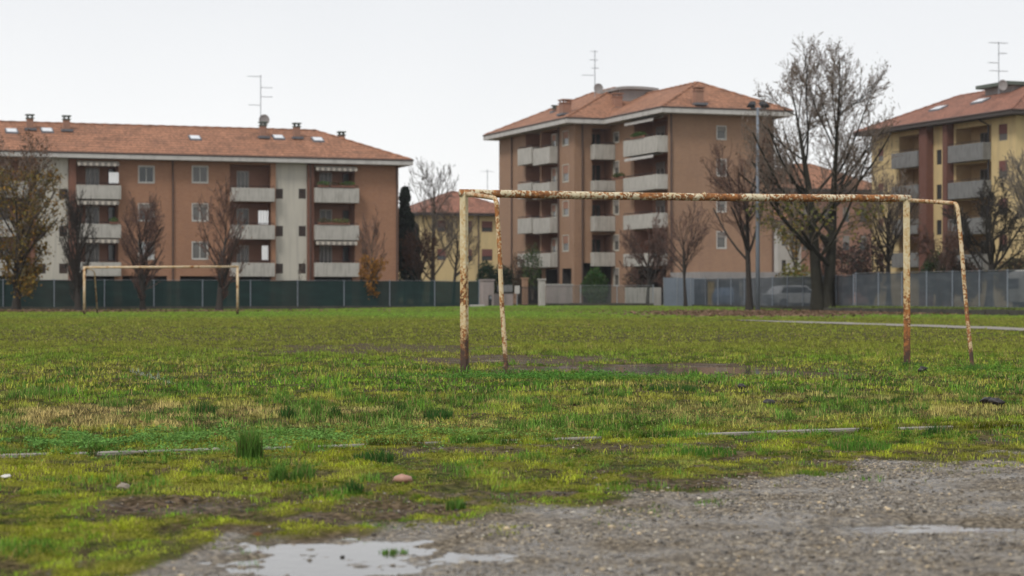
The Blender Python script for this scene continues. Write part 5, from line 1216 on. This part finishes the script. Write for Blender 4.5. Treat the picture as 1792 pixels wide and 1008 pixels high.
# low retaining wall and raised verge in front of / under the right fence
W0 = Vector((17.6, 115.5)); W1 = Vector((31.5, 77.3)); L_ = (W1 - W0).length
rw = empty('retaining_wall', (W0.x, W0.y, 0), math.atan2(W1.y - W0.y, W1.x - W0.x), 'low dark mossy concrete wall at the foot of the right fence', 'wall')
mb = MB(); w = 0
while w < L_: mb.box(w, min(w + 1.95, L_), -.1, .1, -.3, .27 + random.uniform(-.02, .02)); mb.box(w + .05, w + .25, -.18, -.1, -.3, .2); w += 2.0
mb.build('wall_panels', M['concrete_dark'], rw)
nrm = Vector((-(W1 - W0).y, (W1 - W0).x)).normalized(); nrm = nrm if nrm.x > 0 else -nrm
mb = MB()
for k in range(20):
    p = W0.lerp(W1, k / 20) + nrm * .1; q = W0.lerp(W1, (k + 1) / 20) + nrm * .1
    mb.quad((p.x, p.y, .26), (q.x, q.y, .26), (q.x + nrm.x * 1.4, q.y + nrm.y * 1.4, .30), (p.x + nrm.x * 1.4, p.y + nrm.y * 1.4, .30))
    mb.quad((p.x + nrm.x * 1.4, p.y + nrm.y * 1.4, .30), (q.x + nrm.x * 1.4, q.y + nrm.y * 1.4, .30), (q.x + nrm.x * 40, q.y + nrm.y * 40, .30), (p.x + nrm.x * 40, p.y + nrm.y * 40, .30))
tag(mb.build('verge', mat('verge_turf', (.11, .14, .035), var=.5, scale=1.5)), kind='structure')
n = 9000; t = rng.random(n); o_ = rng.uniform(.1, 2.6, n); x = W0.x + (W1.x - W0.x) * t + nrm.x * o_; y = W0.y + (W1.y - W0.y) * t + nrm.y * o_
tag(blades('grass', x, y, np.full(n, .27), rng.uniform(.05, .16, n), rng.uniform(.03, .06, n), np.array([.15, .19, .05]) * rng.uniform(.5, 1.4, (n, 1)), .6), kind='stuff')

# corrugated steel panels
cp = empty('corrugated_hoarding', (wpt(1162, 146)[0], 146.0, .1), R(8), 'blue grey corrugated steel hoarding behind the slender bare tree', 'hoarding')
for k in range(3):
    mb = MB(); a0 = k * .98; n = 14; wd = .93
    for i in range(n):
        p = a0 + wd * i / n; q = a0 + wd * (i + 1) / n; d0 = .03 * (i % 2); d1 = .03 * ((i + 1) % 2)
        mb.hexa([(p, d0, 0), (q, d1, 0), (q, d1 + .01, 0), (p, d0 + .01, 0), (p, d0, 2.1 - .02 * k), (q, d1, 2.1 - .02 * k), (q, d1 + .01, 2.1 - .02 * k), (p, d0 + .01, 2.1 - .02 * k)])
    mb.build('panel', M['corrugated'], cp)
for k in range(4): MB().box(k * .98 - .045, k * .98 + .0, -.02, .05, -.2, 2.15).build('post', M['metal'], cp)

# ---- gate area between the two brick blocks
def pillar(px0, px1, Y, ztop, label, mt, name='gate_pillar'):
    x0, x1 = (px0 - CX) / FPX * Y, (px1 - CX) / FPX * Y; w = x1 - x0
    e = empty(name, ((x0 + x1) / 2, Y, .1), ANG, label, 'pillar'); MB().box(-w / 2, w / 2, -w / 2, w / 2, -.3, ztop - .2).build('shaft', M[mt], e, bevel=.02)
    MB().box(-w / 2 - .06, w / 2 + .06, -w / 2 - .06, w / 2 + .06, ztop - .199, ztop - .1).build('capstone', M[mt], e, bevel=.02)
pillar(842, 862, 147, zat(489, 147), 'broad pinkish masonry gate pillar at the end of the green fence', 'pink_wall')
pillar(943, 953, 148, zat(488, 148), 'slim pale concrete gate pillar right of the letterbox wall', 'concrete')
pillar(914, 923, 155, zat(486, 155), 'reddish brick pillar behind the white notice', 'brick_brown')
x0 = wpt(863, 147.5)[0]; x1 = wpt(899, 149)[0]
e = empty('letterbox_wall', (x0, 147.6, .1), ANG, 'low pinkish wall with grey letterboxes beside the gate pillar', 'wall')
MB().box(0, x1 - x0, -.12, .12, -.3, zat(514, 148) - .1).build('wall_body', M['pink_wall'], e)
lb = MB()
for k in range(3): lb.box(.35 + k * .36, .35 + k * .36 + .34, -.2, .1, zat(511, 148) - .1, zat(499, 148) - .1)
lb.build('letterbox', M['concrete_grey'], e, bevel=.01); MB().box(.3, 1.45, -.1, .05, zat(514, 148) - .101, zat(511, 148) - .102).build('shelf', M['concrete_dark'], e)
e = empty('notice_board', (wpt(905, 147)[0], 147.0, .1), ANG, 'small white notice on a post in the gateway', 'sign')
MB().tube([(0, 0.03, -.2), (0, .03, 1.3)], .035, 8).build('post', M['metal'], e); MB().box(-.19, .19, -.02, .01, zat(514, 147) - .1, zat(500, 147) - .1).build('board', M['white'], e, bevel=.01)
e = empty('intercom_column', (wpt(857.5, 145.8)[0], 145.8, .1), ANG, 'narrow black intercom column against the pinkish pillar', 'intercom')
MB().box(-.1, .1, -.08, .08, -.1, .85).build('column', M['black'], e, bevel=.01); MB().box(-.07, .07, -.085, -.081, .6, .78).build('face_plate', M['metal'], e)
g0 = wpt(911, 149)[0]; g1 = wpt(942, 149)[0]
e = empty('garden_gate', (g0, 149.0, .1), ANG, 'dark metal railing gate between notice and concrete pillar', 'gate')
mb = MB(); W_ = g1 - g0
for z in (.12, 1.35): mb.box(0, W_, -.02, .02, z, z + .05)
mb.build('rail', M['black'], e); mb = MB()
for k in range(13): a = W_ * k / 12; mb.box(a - .012, a + .012, -.012, .012, .02, 1.5)
mb.build('bars', M['black'], e)
x0 = wpt(955, 158)[0]; e = empty('garden_wall', (x0, 156.0, .1), ANG, 'low pinkish garden wall behind the see through wire fence', 'wall')
MB().box(0, 2.1, -.12, .12, -.3, zat(499, 158) - .1).build('wall_body', M['pink_wall'], e); MB().box(-.05, 2.15, -.16, .16, zat(499, 158) - .1, zat(499, 158) - .02).build('coping', M['concrete'], e)
x0 = wpt(1093, 158)[0]; e = empty('garden_wall', (x0, 157.0, .1), ANG, 'pale panelled garden wall under the brown block, left of the corrugated panels', 'wall')
mb = MB()
for k in range(3): mb.box(k * 1.0, k * 1.0 + .97, -.06, .06, -.2, zat(503, 158) - .1)
mb.build('wall_panels', M['concrete'], e)
e = empty('concrete_block', (wpt(835, 141.5)[0], 141.5, .08), ANG, 'low concrete block at the foot of the masonry pillar', 'concrete block')
MB().box(-.5, .5, -.25, .25, -.1, .22).build('block', M['concrete'], e, bevel=.03); MB().box(-.9, -.52, -.2, .2, -.1, .12).build('step', M['concrete_grey'], e, bevel=.03)

# ---- garage seen through the mesh, parked vehicles
e = empty('garage', (wpt(1238, 157)[0], 157.0, .1), ANG, 'grey flat roofed garage with a yellow leaf of its door, behind the mesh fence', 'garage')
mb = MB().box(-.6, 9.5, .0, 6, zat(492, 158) - .1, zat(484, 158) + .25); mb.box(-.6, -.2, 0, 6, -.2, zat(492, 158) - .101); mb.box(3.1, 9.5, 0, 6, -.2, zat(492, 158) - .101); mb.build('wall', M['plaster_grey'], e)
MB().box(0, .55, -.08, -.02, -.1, zat(493, 158) - .12).build('door_leaf', M['yellow_panel'], e); MB().box(.75, .88, -.06, .05, -.1, zat(493, 158) - .12).build('door_post', M['plaster_cream'], e); MB().box(2.75, 2.9, -.06, .05, -.1, zat(493, 158) - .12).build('door_post', M['plaster_cream'], e)
def vehicle(name, label, X0, Y0, z0, rz, Lx, W_, H_, paint, boxy=False, cat='car'):
    root = empty(name, (X0, Y0, z0), rz, label, cat)
    if boxy: prof = [(-.5, .16), (-.5, .80), (-.47, .93), (-.40, 1.0), (.44, 1.0), (.48, .93), (.5, .62), (.5, .16)]
    else: prof = [(-.5, .2), (-.5, .58), (-.44, .64), (-.33, .96), (-.22, 1.0), (.12, .99), (.26, .64), (.45, .55), (.5, .4), (.5, .2)]
    mb = MB(); n = len(prof)
    for sx_ in (-1, 1):
        for (a, h) in prof:
            tuck = 1 if h < .62 else 1 - .22 * (h - .62) / .38 * (0 if boxy else 1); mb.v.append((a * Lx, sx_ * W_ / 2 * tuck, h * H_))
    for i in range(n): j = (i + 1) % n; mb.f.append((i, j, n + j, n + i)); mb.m.append(0)
    mb.f.append(tuple(range(n))[::-1]); mb.f.append(tuple(range(n, 2 * n))); mb.m += [0, 0]
    body = mb.build('body', paint, root, bevel=.04)
    for sy_ in (-1, 1):
        w = MB(); yy = sy_ * (W_ / 2 + .004)
        if boxy:
            for (a, c) in ((-.42, -.12), (.02, .30)): w.box(a * Lx, c * Lx, min(yy, yy - sy_ * .02), max(yy, yy - sy_ * .02), .55 * H_, .84 * H_)
        else:
            k1 = .99; k2 = .80
            w.quad((-.37 * Lx, yy * .985, .66 * H_), (.21 * Lx, yy * .985, .66 * H_), (.11 * Lx, yy * .82, .93 * H_), (-.30 * Lx, yy * .82, .93 * H_))
        w.build('side_window', M['glass'], root)
        for a in (-.32, .32):
            t = MB().tube([(a * Lx, sy_ * (W_ / 2 - .2), .31), (a * Lx, sy_ * (W_ / 2 + .01), .31)], .31, 18).build('wheel', M['rubber'], root); MB().tube([(a * Lx, sy_ * (W_ / 2 - .1), .31), (a * Lx, sy_ * (W_ / 2 + .02), .31)], .19, 14).build('rim', M['metal'], t)
    if boxy:
        MB().box(-.5 * Lx - .01, -.5 * Lx + .01, -W_ * .36, W_ * .36, .52 * H_, .78 * H_).build('rear_window', M['glass'], root)
    else:
        MB().quad((.245 * Lx, -W_ * .40, .665 * H_), (.245 * Lx, W_ * .40, .665 * H_), (.135 * Lx, W_ * .34, .965 * H_), (.135 * Lx, -W_ * .34, .965 * H_)).build('windscreen', M['glass'], root) if False else None
    for sy_ in (-1, 1): MB().box(.495 * Lx, .503 * Lx, sy_ * W_ * .38 - .12, sy_ * W_ * .38 + .12, .38 * H_, .48 * H_).build('headlight', M['sky_pane'], root)
    return root
vehicle('caravan', 'white caravan with dark rear window at the right edge, behind the mesh fence', wpt(1800, 106)[0] + 1.6, 106.0, .3, R(8), 5.0, 2.0, 1.95, M['white'], True, 'caravan')
vehicle('parked_car', 'white car behind the mesh fence left of the plane trunks', wpt(1392, 134)[0], 134.0, .15, R(20), 4.0, 1.7, 1.45, M['white_car'])
vehicle('parked_car', 'dark blue car in the garage opening behind the mesh fence', wpt(1272, 152)[0], 152.0, .12, R(75), 3.8, 1.6, 1.42, M['blue_car'])

# floodlight mast
Yp = 120.5; e = empty('floodlight_mast', (wpt(1326, Yp)[0], Yp, .0), 0, 'slim grey floodlight mast with two lamps, right of the vase shaped tree', 'floodlight')
hp = zat(188, Yp)
MB().tube([(0, 0, -.2), (0, 0, hp * .5), (0, 0, hp)], [.14, .11, .075], 12).build('mast', M['pole'], e, smooth=True)
MB().tube([(-.42, 0, hp - .05), (.5, 0, hp - .05)], .04, 8).build('crossarm', M['pole'], e)
for sx_ in (-1, 1):
    f = MB(); cx = sx_ * .33; c, s_ = math.cos(R(35)), math.sin(R(35))
    def P(a, b_, h): return (cx + a + sx_ * b_ * .35, -b_ * c - h * s_, hp + .12 - b_ * s_ * .9 + h * c)
    f.hexa([P(-.2, -.2, 0), P(.2, -.2, 0), P(.26, .3, 0), P(-.26, .3, 0), P(-.14, -.15, .22), P(.14, -.15, .22), P(.2, .25, .2), P(-.2, .25, .2)])
    hd = f.build('lamp_head', M['black'], e, bevel=.02)
    MB().hexa([P(-.17, -.17, -.012), P(.17, -.17, -.012), P(.22, .27, -.012), P(-.22, .27, -.012), P(-.17, -.17, -.004), P(.17, -.17, -.004), P(.22, .27, -.004), P(-.22, .27, -.004)]).build('lens', M['glass_grey'], hd)
print('objects', len(bpy.data.objects))

# ------------------------------------------------------------------ damp air
hb = MB().box(-170, 190, -12, 420, -1.0, 42).build('haze', bpy.data.materials.new('haze')); tag(hb, kind='stuff')
hm = hb.data.materials[0]; hm.use_nodes = True; nt = hm.node_tree
for n_ in list(nt.nodes): nt.nodes.remove(n_)
o_ = nt.nodes.new('ShaderNodeOutputMaterial'); v_ = nt.nodes.new('ShaderNodeVolumePrincipled')
v_.inputs['Color'].default_value = (.95, .96, 1, 1); v_.inputs['Density'].default_value = .00017; v_.inputs['Anisotropy'].default_value = .3
nt.links.new(v_.outputs[0], o_.inputs['Volume'])
